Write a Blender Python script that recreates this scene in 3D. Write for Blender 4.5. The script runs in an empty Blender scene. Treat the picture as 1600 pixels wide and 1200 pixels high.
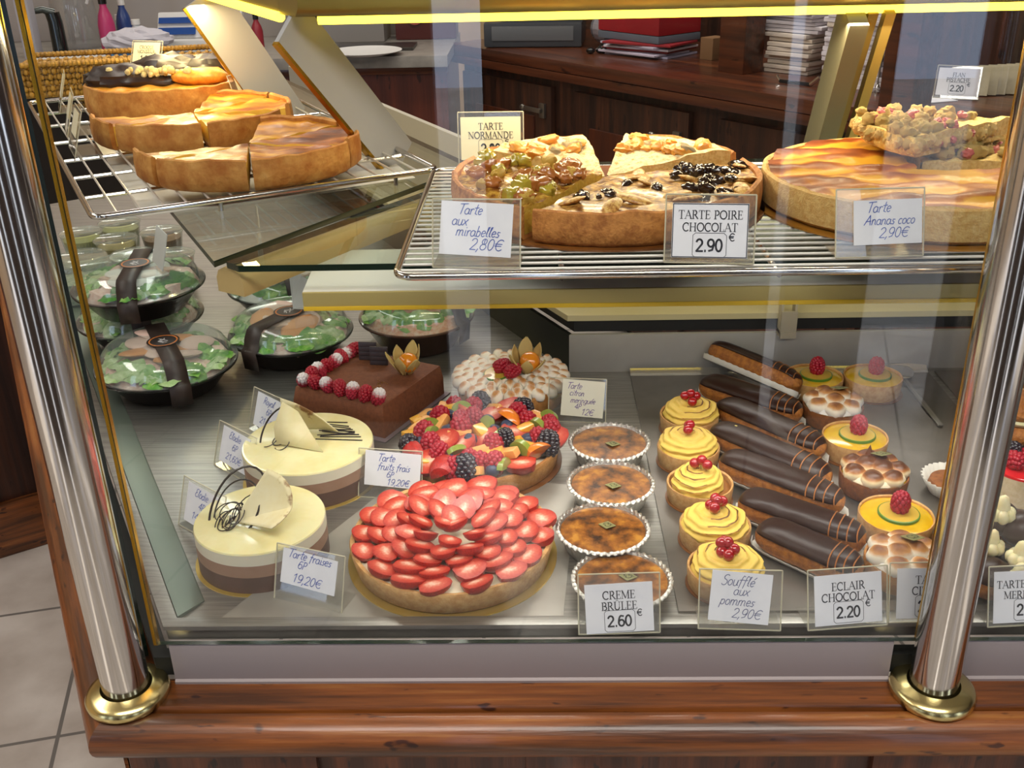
import bpy, bmesh, math, random
from mathutils import Vector, Matrix, noise
from math import sin, cos, pi, radians, atan2, hypot
random.seed(7)
SC = bpy.context.scene
COL = SC.collection

# ------------------------------------------------------------------ camera
CAMZ = 0.596
RX = ((0.99959612, -0.01149536, -0.0259895), (0.01855752, -0.42857818, 0.9033141), (-0.02152245, -0.90343157, -0.42819176))
cam = bpy.data.cameras.new('camera'); cam_o = bpy.data.objects.new('camera', cam); COL.objects.link(cam_o)
cam.sensor_width = 36; cam.lens = 36; cam.clip_start = .02
m = Matrix(((RX[0][0], -RX[0][1], -RX[0][2], 0), (RX[1][0], -RX[1][1], -RX[1][2], 0), (RX[2][0], -RX[2][1], -RX[2][2], CAMZ), (0, 0, 0, 1)))
cam_o.matrix_world = m
SC.camera = cam_o

def ray(px, py):
    c = ((px - 800) / 1600, (py - 600) / 1600, 1)
    return [sum(RX[i][k] * c[k] for k in range(3)) for i in range(3)]
def G(px, py, z=0.):           # where the line of sight through a pixel meets the level z
    d = ray(px, py); t = (z - CAMZ) / d[2]
    return Vector((d[0] * t, d[1] * t, z))
def VP(px, py, y):             # ... meets the upright plane at depth y
    d = ray(px, py); t = y / d[1]
    return Vector((d[0] * t, y, CAMZ + d[2] * t))

# ------------------------------------------------------------------ light and exposure
vs = SC.view_settings
SC.display_settings.display_device = 'sRGB'
vs.view_transform = 'Standard'; vs.look = 'None'; vs.gamma = 1; vs.exposure = 0.0; vs.use_curve_mapping = False
SC.cycles.use_denoising = True
SC.cycles.max_bounces = 10; SC.cycles.transparent_max_bounces = 24
SC.cycles.diffuse_bounces = 3; SC.cycles.glossy_bounces = 4
SC.cycles.sample_clamp_indirect = 4
SC.cycles.caustics_reflective = False; SC.cycles.caustics_refractive = False
W = bpy.data.worlds.new('daylight'); SC.world = W; W.use_nodes = True
W.node_tree.nodes['Background'].inputs[0].default_value = (.62, .74, 1, 1)
W.node_tree.nodes['Background'].inputs[1].default_value = 3.2

sun = bpy.data.lights.new('sun', 'SUN'); sun.energy = 5.5; sun.angle = radians(1.2); sun.color = (1, .96, .9)
sun_o = bpy.data.objects.new('sun', sun); COL.objects.link(sun_o); sun_o.rotation_euler = Vector((.12, .60, -.79)).to_track_quat('-Z', 'Y').to_euler()
def area(name, loc, rot, sx, sy, power, color=(1, 1, 1), portal=False):
    l = bpy.data.lights.new(name, 'AREA'); l.shape = 'RECTANGLE'; l.size = sx; l.size_y = sy; l.energy = power; l.color = color
    if portal: l.cycles.is_portal = True
    o = bpy.data.objects.new(name, l); o.location = loc; o.rotation_euler = rot; COL.objects.link(o); return o
area('ceiling_fill_front', (0.1, -.35, 1.85), (0, 0, 0), 1.8, .6, 50, (1, .94, .87))  # unseen fill light added for general brightness in front of the case
area('ceiling_fill_left', (-2.0, .9, 1.85), (0, 0, 0), .5, 1.8, 34, (1, .93, .86))  # added fill over the left side, no lamp seen there
area('ceiling_fill_rear', (0, 3.0, 1.85), (0, 0, 0), 2.4, .5, 46, (1, .93, .86))  # unseen fill added above the counters behind
area('ceiling_fill_back_left', (-1.7, 4.75, 1.85), (0, 0, 0), 1.2, .3, 15, (1, .93, .86))  # extra fill put in to brighten the back left wall
# tube under the shelf that lights the lower tray, tube under the glass shelf on the left
area('under_shelf_tube', (.16, .93, .246), (0, 0, 0), .72, .03, 1.45, (1, .97, .9))
area('under_shelf_tube_side', (-.52, 1.36, .262), (0, 0, radians(118.7)), .7, .03, .4, (.94, 1, .95))
area('strip_lamp_light', (.27, 1.12, .473), (radians(-18), 0, 0), .70, .02, 2.1, (1, .82, .54))
area('strip_lamp_light_side', (-.535, 1.62, .473), (0, 0, radians(118.7)), .6, .02, 1.9, (1, .76, .38))

# ------------------------------------------------------------------ materials
SCL = 1.
def lin(h):
    if isinstance(h, str):
        h = h.lstrip('#'); h = [int(h[i:i + 2], 16) / 255 for i in (0, 2, 4)]
        h = [c / 12.92 if c <= .04045 else ((c + .055) / 1.055) ** 2.4 for c in h]
    return (h[0], h[1], h[2], 1)
MATS = {}
def M(name, c1, c2=None, scale=30, rough=.5, metal=0, bump=0, bscale=None, sss=0, coat=0, lo=.4, hi=.62, stretch=None, det=5, c3=None, spec=None, trans=0, emit=0, coord='Object', alpha=1):
    if name in MATS: return MATS[name]
    bscale = (bscale or scale * 2) * SCL; scale *= SCL
    mt = bpy.data.materials.new(name); mt.use_nodes = True; MATS[name] = mt
    nt = mt.node_tree; N = nt.nodes; L = nt.links; b = N['Principled BSDF']
    b.inputs['Roughness'].default_value = rough; b.inputs['Metallic'].default_value = metal
    b.inputs['Base Color'].default_value = lin(c1)
    if spec is not None: b.inputs['Specular IOR Level'].default_value = spec
    if coat: b.inputs['Coat Weight'].default_value = coat; b.inputs['Coat Roughness'].default_value = .08
    if sss:
        b.inputs['Subsurface Weight'].default_value = sss; b.inputs['Subsurface Radius'].default_value = (1, .5, .25)
        b.inputs['Subsurface Scale'].default_value = .006
    if trans: b.inputs['Transmission Weight'].default_value = trans
    if alpha < 1: b.inputs['Alpha'].default_value = alpha
    if emit:
        b.inputs['Emission Color'].default_value = lin(c1); b.inputs['Emission Strength'].default_value = emit
    tc = N.new('ShaderNodeTexCoord'); src = tc.outputs[coord]
    if stretch:
        mp = N.new('ShaderNodeMapping'); mp.inputs['Scale'].default_value = stretch; L.new(src, mp.inputs['Vector']); src = mp.outputs[0]
    if c2:
        nz = N.new('ShaderNodeTexNoise'); nz.inputs['Scale'].default_value = scale; nz.inputs['Detail'].default_value = det; nz.inputs['Roughness'].default_value = .62
        L.new(src, nz.inputs['Vector'])
        cr = N.new('ShaderNodeValToRGB'); cr.color_ramp.elements[0].position = lo; cr.color_ramp.elements[1].position = hi
        cr.color_ramp.elements[0].color = lin(c1); cr.color_ramp.elements[1].color = lin(c2)
        if c3: e = cr.color_ramp.elements.new(min(.98, hi + .12)); e.color = lin(c3)
        L.new(nz.outputs['Fac'], cr.inputs[0]); L.new(cr.outputs[0], b.inputs['Base Color'])
        if sss and False: pass
    if bump:
        n2 = N.new('ShaderNodeTexNoise'); n2.inputs['Scale'].default_value = bscale or scale * 2; n2.inputs['Detail'].default_value = 4
        L.new(src, n2.inputs['Vector'])
        bp = N.new('ShaderNodeBump'); bp.inputs['Strength'].default_value = bump; bp.inputs['Distance'].default_value = .004 / SCL ** .5
        L.new(n2.outputs['Fac'], bp.inputs['Height']); L.new(bp.outputs[0], b.inputs['Normal'])
    return mt
def MA(name, stops, rough=.5, attr='tone', sss=0, coat=0, nscale=60, namp=.25, bump=0):
    """colour that follows a per-point value stored on the mesh (toasting, layers), broken up by noise"""
    if name in MATS: return MATS[name]
    mt = bpy.data.materials.new(name); mt.use_nodes = True; MATS[name] = mt
    nt = mt.node_tree; N = nt.nodes; L = nt.links; b = N['Principled BSDF']
    b.inputs['Roughness'].default_value = rough
    if coat: b.inputs['Coat Weight'].default_value = coat; b.inputs['Coat Roughness'].default_value = .08
    if sss:
        b.inputs['Subsurface Weight'].default_value = sss; b.inputs['Subsurface Radius'].default_value = (1, .6, .3); b.inputs['Subsurface Scale'].default_value = .004
    at = N.new('ShaderNodeAttribute'); at.attribute_name = attr
    tc = N.new('ShaderNodeTexCoord'); nz = N.new('ShaderNodeTexNoise'); nz.inputs['Scale'].default_value = nscale; nz.inputs['Detail'].default_value = 4
    L.new(tc.outputs['Object'], nz.inputs['Vector'])
    a = N.new('ShaderNodeMath'); a.operation = 'MULTIPLY_ADD'; a.inputs[1].default_value = namp; a.inputs[2].default_value = -namp / 2
    L.new(nz.outputs['Fac'], a.inputs[0])
    s = N.new('ShaderNodeMath'); s.operation = 'ADD'; L.new(at.outputs['Fac'], s.inputs[0]); L.new(a.outputs[0], s.inputs[1])
    cr = N.new('ShaderNodeValToRGB'); els = cr.color_ramp.elements
    els[0].position = stops[0][0]; els[0].color = lin(stops[0][1]); els[1].position = stops[-1][0]; els[1].color = lin(stops[-1][1])
    for p, c in stops[1:-1]: e = els.new(p); e.color = lin(c)
    L.new(s.outputs[0], cr.inputs[0]); L.new(cr.outputs[0], b.inputs['Base Color'])
    if bump:
        bp = N.new('ShaderNodeBump'); bp.inputs['Strength'].default_value = bump; bp.inputs['Distance'].default_value = .003
        L.new(nz.outputs['Fac'], bp.inputs['Height']); L.new(bp.outputs[0], b.inputs['Normal'])
    return mt
def clear(name, tint=(1, 1, 1), f0=.04, rough=0, haze=0, hazec=(1, 1, 1)):
    """clear sheet: lets light straight through, mirrors a little and more at a slant"""
    if name in MATS: return MATS[name]
    mt = bpy.data.materials.new(name); mt.use_nodes = True; MATS[name] = mt
    nt = mt.node_tree; N = nt.nodes; L = nt.links; N.remove(N['Principled BSDF']); out = N['Material Output']
    t = N.new('ShaderNodeBsdfTransparent'); t.inputs[0].default_value = (*tint, 1)
    g = N.new('ShaderNodeBsdfGlossy'); g.inputs['Roughness'].default_value = rough
    lw = N.new('ShaderNodeLayerWeight'); lw.inputs[0].default_value = .5
    p = N.new('ShaderNodeMath'); p.operation = 'POWER'; p.inputs[1].default_value = 5; L.new(lw.outputs['Facing'], p.inputs[0])
    a = N.new('ShaderNodeMath'); a.operation = 'MULTIPLY_ADD'; a.inputs[1].default_value = 1 - f0; a.inputs[2].default_value = f0; L.new(p.outputs[0], a.inputs[0])
    mx = N.new('ShaderNodeMixShader'); L.new(a.outputs[0], mx.inputs[0]); L.new(g.outputs[0], mx.inputs[2])
    if haze:
        d = N.new('ShaderNodeBsdfDiffuse'); d.inputs[0].default_value = (*hazec, 1)
        m2 = N.new('ShaderNodeMixShader'); m2.inputs[0].default_value = haze; L.new(t.outputs[0], m2.inputs[1]); L.new(d.outputs[0], m2.inputs[2]); L.new(m2.outputs[0], mx.inputs[1])
    else: L.new(t.outputs[0], mx.inputs[1])
    L.new(mx.outputs[0], out.inputs[0]); return mt
def wood(name, c1, c2, c3, axis=0, rough=.38, sc=1., coat=.25, turn=0):
    if name in MATS: return MATS[name]
    st = [60 * sc] * 3; st[axis] = 3.2 * sc
    mt = M(name, c1, c2, scale=1, rough=rough, stretch=tuple(st), lo=.4, hi=.58, c3=c3, det=9, coat=coat, bump=.22, bscale=2.5)
    nt = mt.node_tree; N = nt.nodes; L = nt.links; bs = N['Principled BSDF']       # dents and pores
    tc = [n for n in N if n.type == 'TEX_COORD'][0]; mp = N.new('ShaderNodeMapping'); s2 = [95 * sc] * 3; s2[axis] = 34 * sc; mp.inputs['Scale'].default_value = s2
    L.new(tc.outputs['Object'], mp.inputs[0]); nz_ = N.new('ShaderNodeTexNoise'); nz_.inputs['Scale'].default_value = 1; nz_.inputs['Detail'].default_value = 2; L.new(mp.outputs[0], nz_.inputs['Vector'])
    cr = N.new('ShaderNodeValToRGB'); cr.color_ramp.elements[0].position = .66; cr.color_ramp.elements[1].position = .72; cr.color_ramp.elements[0].color = (1, 1, 1, 1); cr.color_ramp.elements[1].color = (.25, .2, .18, 1)
    L.new(nz_.outputs['Fac'], cr.inputs[0]); mx = N.new('ShaderNodeMix'); mx.data_type = 'RGBA'; mx.blend_type = 'MULTIPLY'; mx.inputs['Factor'].default_value = 1
    src = bs.inputs['Base Color'].links[0].from_socket; L.new(src, mx.inputs[6]); L.new(cr.outputs[0], mx.inputs[7]); L.new(mx.outputs[2], bs.inputs['Base Color'])
    if turn:
        vr = N.new('ShaderNodeVectorRotate'); vr.rotation_type = 'Z_AXIS'; vr.inputs['Angle'].default_value = turn; L.new(tc.outputs['Object'], vr.inputs['Vector'])
        for n in [n for n in N if n.type == 'MAPPING']: L.new(vr.outputs[0], n.inputs['Vector'])
    return mt

# ------------------------------------------------------------------ mesh building
class MB:
    def __init__(s): s.v = []; s.f = []; s.mi = []; s.tone = []; s.cur = 0; s.t = 0.
    def av(s, p, t=None): s.v.append(tuple(p)); s.tone.append(s.t if t is None else t); return len(s.v) - 1
    def af(s, f): s.f.append(tuple(f)); s.mi.append(s.cur)
    def mesh(s, vs, fs, M4=None, t=None):
        o = len(s.v)
        for p in vs: s.av(M4 @ Vector(p) if M4 is not None else p, t)
        for f in fs: s.af([o + i for i in f])
    def box(s, c, d, rot=None, bev=0):
        x, y, z = d[0] / 2, d[1] / 2, d[2] / 2
        T = Matrix.Translation(Vector(c)) @ (rot.to_4x4() if rot is not None else Matrix.Identity(4))
        if not bev:
            vs = [(a * x, b * y, e * z) for a in (-1, 1) for b in (-1, 1) for e in (-1, 1)]
            s.mesh(vs, [(0, 1, 3, 2), (4, 6, 7, 5), (0, 4, 5, 1), (2, 3, 7, 6), (0, 2, 6, 4), (1, 5, 7, 3)], T)
        else:
            bm = bmesh.new(); bmesh.ops.create_cube(bm, size=1)
            for v in bm.verts: v.co = Vector((v.co.x * d[0], v.co.y * d[1], v.co.z * d[2]))
            bmesh.ops.bevel(bm, geom=bm.edges[:], offset=bev, segments=2, profile=.7, affect='EDGES')
            bm.verts.index_update(); s.mesh([v.co[:] for v in bm.verts], [[v.index for v in f.verts] for f in bm.faces], T); bm.free()
    def prism(s, poly, z0, z1, cap=True):
        k = len(poly); o = len(s.v)
        for z in (z0, z1):
            for p in poly: s.av((p[0], p[1], z))
        for i in range(k): j = (i + 1) % k; s.af((o + i, o + j, o + k + j, o + k + i))
        if cap: s.af([o + i for i in range(k)][::-1]); s.af([o + k + i for i in range(k)])
    def lathe(s, prof, n=48, a0=0, a1=2 * pi, c=(0, 0, 0), tones=None, fn=None):
        full = abs(a1 - a0 - 2 * pi) < 1e-6; cols = n if full else n + 1; o = len(s.v)
        for i in range(cols):
            a = a0 + (a1 - a0) * i / n
            for k, (r, z) in enumerate(prof):
                if fn: r, z = fn(r, z, a, k)
                s.av((c[0] + r * cos(a), c[1] + r * sin(a), c[2] + z), tones[k] if tones else None)
        P = len(prof)
        for i in range(n):
            j = (i + 1) % cols
            for k in range(P - 1): s.af((o + i * P + k, o + j * P + k, o + j * P + k + 1, o + i * P + k + 1))
    def tube(s, pts, r, n=8, closed=False, cap=True, t=None):
        pts = [Vector(p) for p in pts]; K = len(pts); o = len(s.v); rr = r if isinstance(r, (list, tuple)) else [r] * K
        up = None
        for i, p in enumerate(pts):
            a = pts[(i - 1) % K] if closed or i else pts[0]; b = pts[(i + 1) % K] if closed or i < K - 1 else pts[-1]
            d = (b - a).normalized()
            if up is None: up = d.orthogonal().normalized()
            up = (up - d * up.dot(d)); up = up.normalized() if up.length > 1e-6 else d.orthogonal().normalized()
            w = d.cross(up)
            for k in range(n): q = 2 * pi * k / n; s.av(p + (up * cos(q) + w * sin(q)) * rr[i], t)
        for i in range(K if closed else K - 1):
            j = (i + 1) % K
            for k in range(n): l = (k + 1) % n; s.af((o + i * n + k, o + i * n + l, o + j * n + l, o + j * n + k))
        if cap and not closed: s.af([o + k for k in range(n)][::-1]); s.af([o + (K - 1) * n + k for k in range(n)])
    def ball(s, c, r, n=10, m=7, rot=None, fn=None, tfn=None):
        r = r if isinstance(r, (tuple, list)) else (r, r, r); o = len(s.v)
        def put(q):
            d = Vector(q); k = fn(d) if fn else 1
            p = Vector((q[0] * r[0] * k, q[1] * r[1] * k, q[2] * r[2] * k))
            if rot is not None: p = rot @ p
            s.av(p + Vector(c), tfn(d) if tfn else None)
        put((0, 0, 1))
        for i in range(1, m):
            for k in range(n): a = pi * i / m; b = 2 * pi * k / n; put((sin(a) * cos(b), sin(a) * sin(b), cos(a)))
        put((0, 0, -1)); e = len(s.v) - 1
        for k in range(n):
            l = (k + 1) % n; s.af((o, o + 1 + k, o + 1 + l)); s.af((e, e - n + l, e - n + k))
            for i in range(m - 2): a = o + 1 + i * n; s.af((a + k, a + n + k, a + n + l, a + l))
    def grid(s, nu, nv, fn, tfn=None):
        o = len(s.v)
        for i in range(nu + 1):
            for j in range(nv + 1): s.av(fn(i / nu, j / nv), tfn(i / nu, j / nv) if tfn else None)
        for i in range(nu):
            for j in range(nv): a = o + i * (nv + 1) + j; s.af((a, a + nv + 1, a + nv + 2, a + 1))
    def ribbon(s, pts, w, z=0., T=None):
        pts = [Vector((p[0], p[1])) for p in pts]
        for a, b in zip(pts, pts[1:]):
            d = b - a
            if d.length < 1e-9: continue
            d = d.normalized(); q = Vector((-d.y, d.x)) * w / 2; e = d * w * .3
            vs = [a - e - q, b + e - q, b + e + q, a - e + q]
            s.mesh([(p.x, p.y, z) for p in vs], [(0, 1, 2, 3)], T)
    def data(s, name, smooth=True, ang=42):
        me = bpy.data.meshes.new(name); me.from_pydata(s.v, [], s.f)
        for p, k in zip(me.polygons, s.mi): p.material_index = k
        if any(s.tone):
            at = me.attributes.new('tone', 'FLOAT', 'POINT'); at.data.foreach_set('value', s.tone)
        bm = bmesh.new(); bm.from_mesh(me); bmesh.ops.recalc_face_normals(bm, faces=bm.faces[:]); bm.to_mesh(me); bm.free()
        if smooth:
            me.polygons.foreach_set('use_smooth', [True] * len(me.polygons)); me.set_sharp_from_angle(angle=radians(ang))
        me.update(); return me
    def build(s, name, mats, parent=None, smooth=True, ang=42, loc=None, rot=None):
        return link(name, s.data(name, smooth, ang), mats, parent, loc, rot)
def link(name, me, mats, parent=None, loc=None, rot=None, scale=None):
    o = bpy.data.objects.new(name, me); COL.objects.link(o)
    mats = mats if isinstance(mats, (list, tuple)) else [mats]
    if not me.materials:
        for q in mats: me.materials.append(q)
    elif list(me.materials) != list(mats):
        for i, q in enumerate(mats): o.material_slots[i].link = 'OBJECT'; o.material_slots[i].material = q
    if parent: o.parent = parent
    if loc is not None: o.location = loc
    if rot is not None: o.rotation_euler = rot
    if scale is not None: o.scale = scale if isinstance(scale, (tuple, list)) else (scale,) * 3
    return o
CACHE = {}
def cached(key, fn, **k):
    if key not in CACHE: b = MB(); fn(b); CACHE[key] = b.data(key, **k)
    return CACHE[key]
def tag(o, label, cat, group=None, kind=None):
    o['label'] = label; o['category'] = cat
    if group: o['group'] = group
    if kind: o['kind'] = kind
    return o
def thing(name, label, cat, loc=(0, 0, 0), rz=0, group=None):
    o = bpy.data.objects.new(name, None); COL.objects.link(o); o.empty_display_size = .02
    o.location = loc; o.rotation_euler = (0, 0, rz); tag(o, label, cat, group); return o
def struct(o): o['kind'] = 'structure'; return o
def nz(x, y, z=0, s=1.): return noise.noise(Vector((x * s, y * s, z * s)))
def rotz(a): return Matrix.Rotation(a, 3, 'Z')
U = Vector((-.4801, .8772, 0)); NN = Vector((.8772, .4801, 0))     # along the side facet of the case, and inwards from it
YG, KG = .722, .0346
def corner(d): y = YG - d; return Vector(((KG - d - .4801 * y) / .8772, y, 0))
def rcorner(e): y = 1.293 + e; return Vector(((.658 + e - .4801 * y) / .8772, y, 0))
def sweep(b, prof, cf, xr=1.3, ul=1.7, closed=False, only=None, xl=None):
    """profile of (offset, z) run along the front and round the corner of the case"""
    o = len(b.v); K = len(prof)
    for d, z in prof:
        c = cf(d); pts = [Vector((xr, c.y, z)), Vector((c.x, c.y, z)), Vector((c.x + U.x * ul, c.y + U.y * ul, z))]
        if only == 'front': pts = pts[:2] if xl is None else [pts[0], Vector((xl, c.y, z))]
        if only == 'side': pts = pts[1:]
        for p in pts: b.av(p)
    R = 3 if only is None else 2
    for k in range(K if closed else K - 1):
        l = (k + 1) % K
        for r in range(R - 1): b.af((o + k * R + r, o + l * R + r, o + l * R + r + 1, o + k * R + r + 1))
    if closed:
        b.af([o + k * R for k in range(K)]); b.af([o + k * R + R - 1 for k in range(K)][::-1])
# ------------------------------------------------------------------ common materials
steel = M('brushed steel', '#a8a59e', '#8f8d88', scale=4, rough=.36, metal=.85, stretch=(2, 60, 2), bump=.03, bscale=40)
steel_dark = M('dark baking steel', '#8b8680', '#77726c', scale=9, rough=.34, metal=.85, lo=.35, hi=.7)
chrome = M('polished chrome', '#cfccc8', rough=.13, metal=1)
brass = M('polished brass', '#d9c98c', rough=.24, metal=1)
alu = M('satin aluminium', '#968c8a', rough=.55, metal=.3)
gold_edge = M('brass edge strip', '#c99a2e', rough=.25, metal=.9)
wood_x = wood('oak stained along', '#48270e', '#83491d', '#a06a34', 0, rough=.4)
wood_y = wood('oak stained across', '#48270e', '#83491d', '#a06a34', 1, rough=.4)
wood_u = wood('oak stained along the side', '#48270e', '#83491d', '#a06a34', 0, rough=.42, turn=radians(-118.7))
wood_z = wood('oak stained upright', '#4a2310', '#70381a', '#8a4a22', 2)
wood_dark = wood('dark walnut', '#22120b', '#402213', '#58301a', 2, rough=.45, sc=.5, coat=.1)
wood_dx = wood('dark walnut top', '#3a1d10', '#5c2f19', '#71401f', 0, rough=.3, sc=.4)
wood_red = wood('red brown cabinet', '#4d2013', '#632b19', '#763520', 2, rough=.45, sc=.4, coat=.1)
white_metal = M('white enamel', '#a9a8a8', rough=.5)
olive = M('beige enamel', '#a79a70', '#988b60', scale=5, rough=.5)
glass = clear('clear glass', (.985, .995, .99))
glass_edge = M('green glass edge', '#16281f', rough=.12, coat=.3)
glass_shelf_m = clear('shelf glass', (.93, .97, .94), f0=.05)
acrylic = clear('clear acrylic', (.95, .95, .94), f0=.06, haze=.05, hazec=(.9, .9, .85))
acrylic_edge_glint = M('acrylic edge glint', '#d8d0b4', rough=.2, alpha=.75)  # pale colour paints the highlights along the holder edges
lidm = clear('clear plastic lid', (.95, .98, .96), f0=.10, rough=.09, haze=.12, hazec=(.8, .84, .81))
paper = M('white card', '#e4e3e6', '#dcdbe0', scale=20, rough=.8)
cream_card = M('cream card', '#e9e0b8', rough=.8)
black_pl = M('black plastic', '#0b0c0c', rough=.22)
gap_shade = M('painted recess shade', '#131512', rough=.7)  # near black paints the shade inside the gap and the slot
board = M('brown cake board', '#7d4c1e', '#5d3412', scale=14, rough=.35)
gold_card = M('gold cake card', '#cbab55', rough=.3, metal=.7)
white_pl = M('white plastic', '#d8d6d2', rough=.4)
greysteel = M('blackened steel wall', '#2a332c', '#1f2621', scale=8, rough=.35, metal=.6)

# ------------------------------------------------------------------ room
def room():
    b = MB(); b.box((0.3, 2.0, -.83), (8, 8.0, .02))
    fm = bpy.data.materials.new('beige floor tiles'); fm.use_nodes = True; nt = fm.node_tree; N = nt.nodes; L = nt.links; p = N['Principled BSDF']
    tc = N.new('ShaderNodeTexCoord'); mp = N.new('ShaderNodeMapping'); mp.inputs['Rotation'].default_value = (0, 0, radians(-14)); mp.inputs['Location'].default_value = (.12, .05, 0)
    L.new(tc.outputs['Object'], mp.inputs[0])
    br = N.new('ShaderNodeTexBrick'); br.offset = 0; br.inputs['Scale'].default_value = 1; br.inputs['Brick Width'].default_value = .42; br.inputs['Row Height'].default_value = .42
    br.inputs['Mortar Size'].default_value = .004; br.inputs['Mortar'].default_value = lin('#6e6a64'); L.new(mp.outputs[0], br.inputs['Vector'])
    n1 = N.new('ShaderNodeTexNoise'); n1.inputs['Scale'].default_value = 6; n1.inputs['Detail'].default_value = 6; L.new(tc.outputs['Object'], n1.inputs['Vector'])
    cr = N.new('ShaderNodeValToRGB'); cr.color_ramp.elements[0].color = lin('#a79d92'); cr.color_ramp.elements[1].color = lin('#c9c2b8'); cr.color_ramp.elements[0].position = .35; cr.color_ramp.elements[1].position = .65
    L.new(n1.outputs['Fac'], cr.inputs[0]); L.new(cr.outputs[0], br.inputs['Color1']); L.new(cr.outputs[0], br.inputs['Color2']); L.new(br.outputs['Color'], p.inputs['Base Color'])
    p.inputs['Roughness'].default_value = .4
    struct(b.build('floor', fm))
    wl = M('warm plaster', '#d6bb9a', '#cbb08e', scale=3, rough=.8)
    wd = M('dark wall panelling', '#4a3426', '#3d2a1e', scale=2, rough=.6)
    for nm, c, d, mt in (('wall_back', (.3, 5.45, .54), (8, .1, 2.72), wl), ('wall_left', (-3.75, 2.0, .54), (.1, 8, 2.72), wl), ('wall_right', (4.35, 2, .54), (.1, 8, 2.72), wd)):
        b = MB(); b.box(c, d); struct(b.build(nm, mt))
    b = MB(); b.box((.3, 2, 1.93), (8, 8, .06)); struct(b.build('ceiling', M('ceiling paint', '#cfc6b8', rough=.9)))
    # the shop front behind the viewer: dark joinery, openings added for the bands mirrored in the glass
    yw = -1.32; ym = 2 * YG - yw
    spans = [(-3.2, -2.3), (-1.5, -1.3)]
    a0, a1 = VP(694, 420, ym).x, VP(764, 420, ym).x; spans.append((a0, a1))
    spans.append((VP(1188, 560, ym).x, VP(1212, 560, ym).x))
    spans.append((VP(1352, 420, ym).x, VP(1482, 420, ym).x)); spans.append((2.4, 3.2))
    spans.sort(); xs = [-3.7] + [q for s in spans for q in s] + [4.3]
    b = MB()
    for k in range(0, len(xs), 2): b.box(((xs[k] + xs[k + 1]) / 2, yw, .54), (xs[k + 1] - xs[k], .06, 2.72))
    for (p, q) in spans: b.box(((p + q) / 2, yw, 1.6), (q - p, .06, .6))
    struct(b.build('wall_front', M('dark shop joinery', '#33231a', '#291b14', scale=3, rough=.55)))
    for (p, q) in spans:
        area('street_daylight', ((p + q) / 2, yw - .05, .24), (radians(90), 0, 0), q - p, 2.1, 1, portal=True)
    b = MB(); b.box((.3, -4.4, -.86), (14, 6.1, .04)); o = b.build('pavement', M('pale pavement', '#a9a7a2', '#97958f', scale=3, rough=.9)); struct(o)
room()

# ------------------------------------------------------------------ the case: joinery, posts, glass
cnt = thing('wooden_counter', 'brown oak counter with rounded moulding carrying the glass pastry case', 'counter', (-.39, .66, -.82))
def at0(o, parent): o.parent = parent; o.matrix_parent_inverse = Matrix.Translation(parent.location).inverted(); return o
b = MB(); sweep(b, [(-.012, -.05), (.0, -.0425), (.0325, -.0425), (.0345, -.046), (.0345, -.056), (-.012, -.056)], corner, closed=True, only='front')
at0(b.build('ledge', wood_x), cnt)
b = MB(); sweep(b, [(-.012, -.05), (.0, -.0425), (.0325, -.0425), (.0345, -.046), (.0345, -.056), (-.012, -.056)], corner, closed=True, only='side')
at0(b.build('ledge', wood_u), cnt)
b = MB(); arc = [(.0365, -.06), (.0365, -.0475), (.039, -.0445)]
for k in range(11): a = radians(90 - k * 16); arc.append((.044 + .0195 * cos(a), -.0635 + .0195 * sin(a)))
arc += [(.044, -.086), (.03, -.086)]
sweep(b, arc, corner, closed=True, only='front'); at0(b.build('moulding', wood_x), cnt)
b = MB(); sweep(b, arc, corner, closed=True, only='side'); at0(b.build('moulding', wood_u), cnt)
b = MB(); sweep(b, [(.034, -.086), (.034, -.8), (.0, -.8), (.0, -.086)], corner, closed=True); at0(b.build('front_panel', wood_z), cnt)
for px in (1440, 420, 900):
    q = VP(px, 1190, YG - .036); b = MB(); b.box((q.x, YG - .037, -.413), (.09, .008, .652), bev=.002); at0(b.build('stile', wood_z), cnt)
b = MB(); sweep(b, [(.036, -.74), (.042, -.74), (.042, -.82), (.036, -.82)], corner, closed=True); at0(b.build('plinth', wood_x), cnt)

def post(px, py, label):
    c = G(px, py, -.042); c.y = .704; c = Vector((c.x, .704, -.0425))
    t = thing('chrome_post', label, 'post', c, group='chrome posts of the case')
    b = MB(); b.lathe([(.0, .0), (.0205, .0), (.0205, .9), (0, .9)], 48); b.build('tube', chrome, t)
    b = MB(); b.lathe([(.0205, .004), (.0225, .0125), (.030, .0105), (.0345, .0085), (.0365, .0045), (.0355, .0), (.0205, .0)], 56); b.build('flange', brass, t)
    return t
pL = post(213, 1062, 'left chrome post rising from a brass flange at the counter corner')
pR = post(1450, 1070, 'right chrome post on brass flange beside the eclair price card')
for nm, x0, x1, lab in (('a', -.333, .309, 'long satin aluminium rail under the main glass pane'), ('b', .365, 1.3, 'short satin aluminium rail right of the right chrome post')):
    b = MB()
    prof = [(.0, -.0425), (.004, -.0425), (.004, -.040), (.002, -.038), (.002, -.001), (.001, .0015), (-.004, .0015), (-.006, -.002), (-.006, -.0425)]
    o0 = len(b.v); K = len(prof)
    for d, z in prof: b.av((x0, YG - d, z)); b.av((x1, YG - d, z))
    for k in range(K): l = (k + 1) % K; b.af((2 * k, 2 * k + 1, 2 * l + 1, 2 * l))
    b.af([2 * k for k in range(K)]); b.af([2 * k + 1 for k in range(K)][::-1])
    tag(b.build('aluminium_rail', alu, ang=25), lab, 'rail', 'aluminium rails under the glass')
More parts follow.
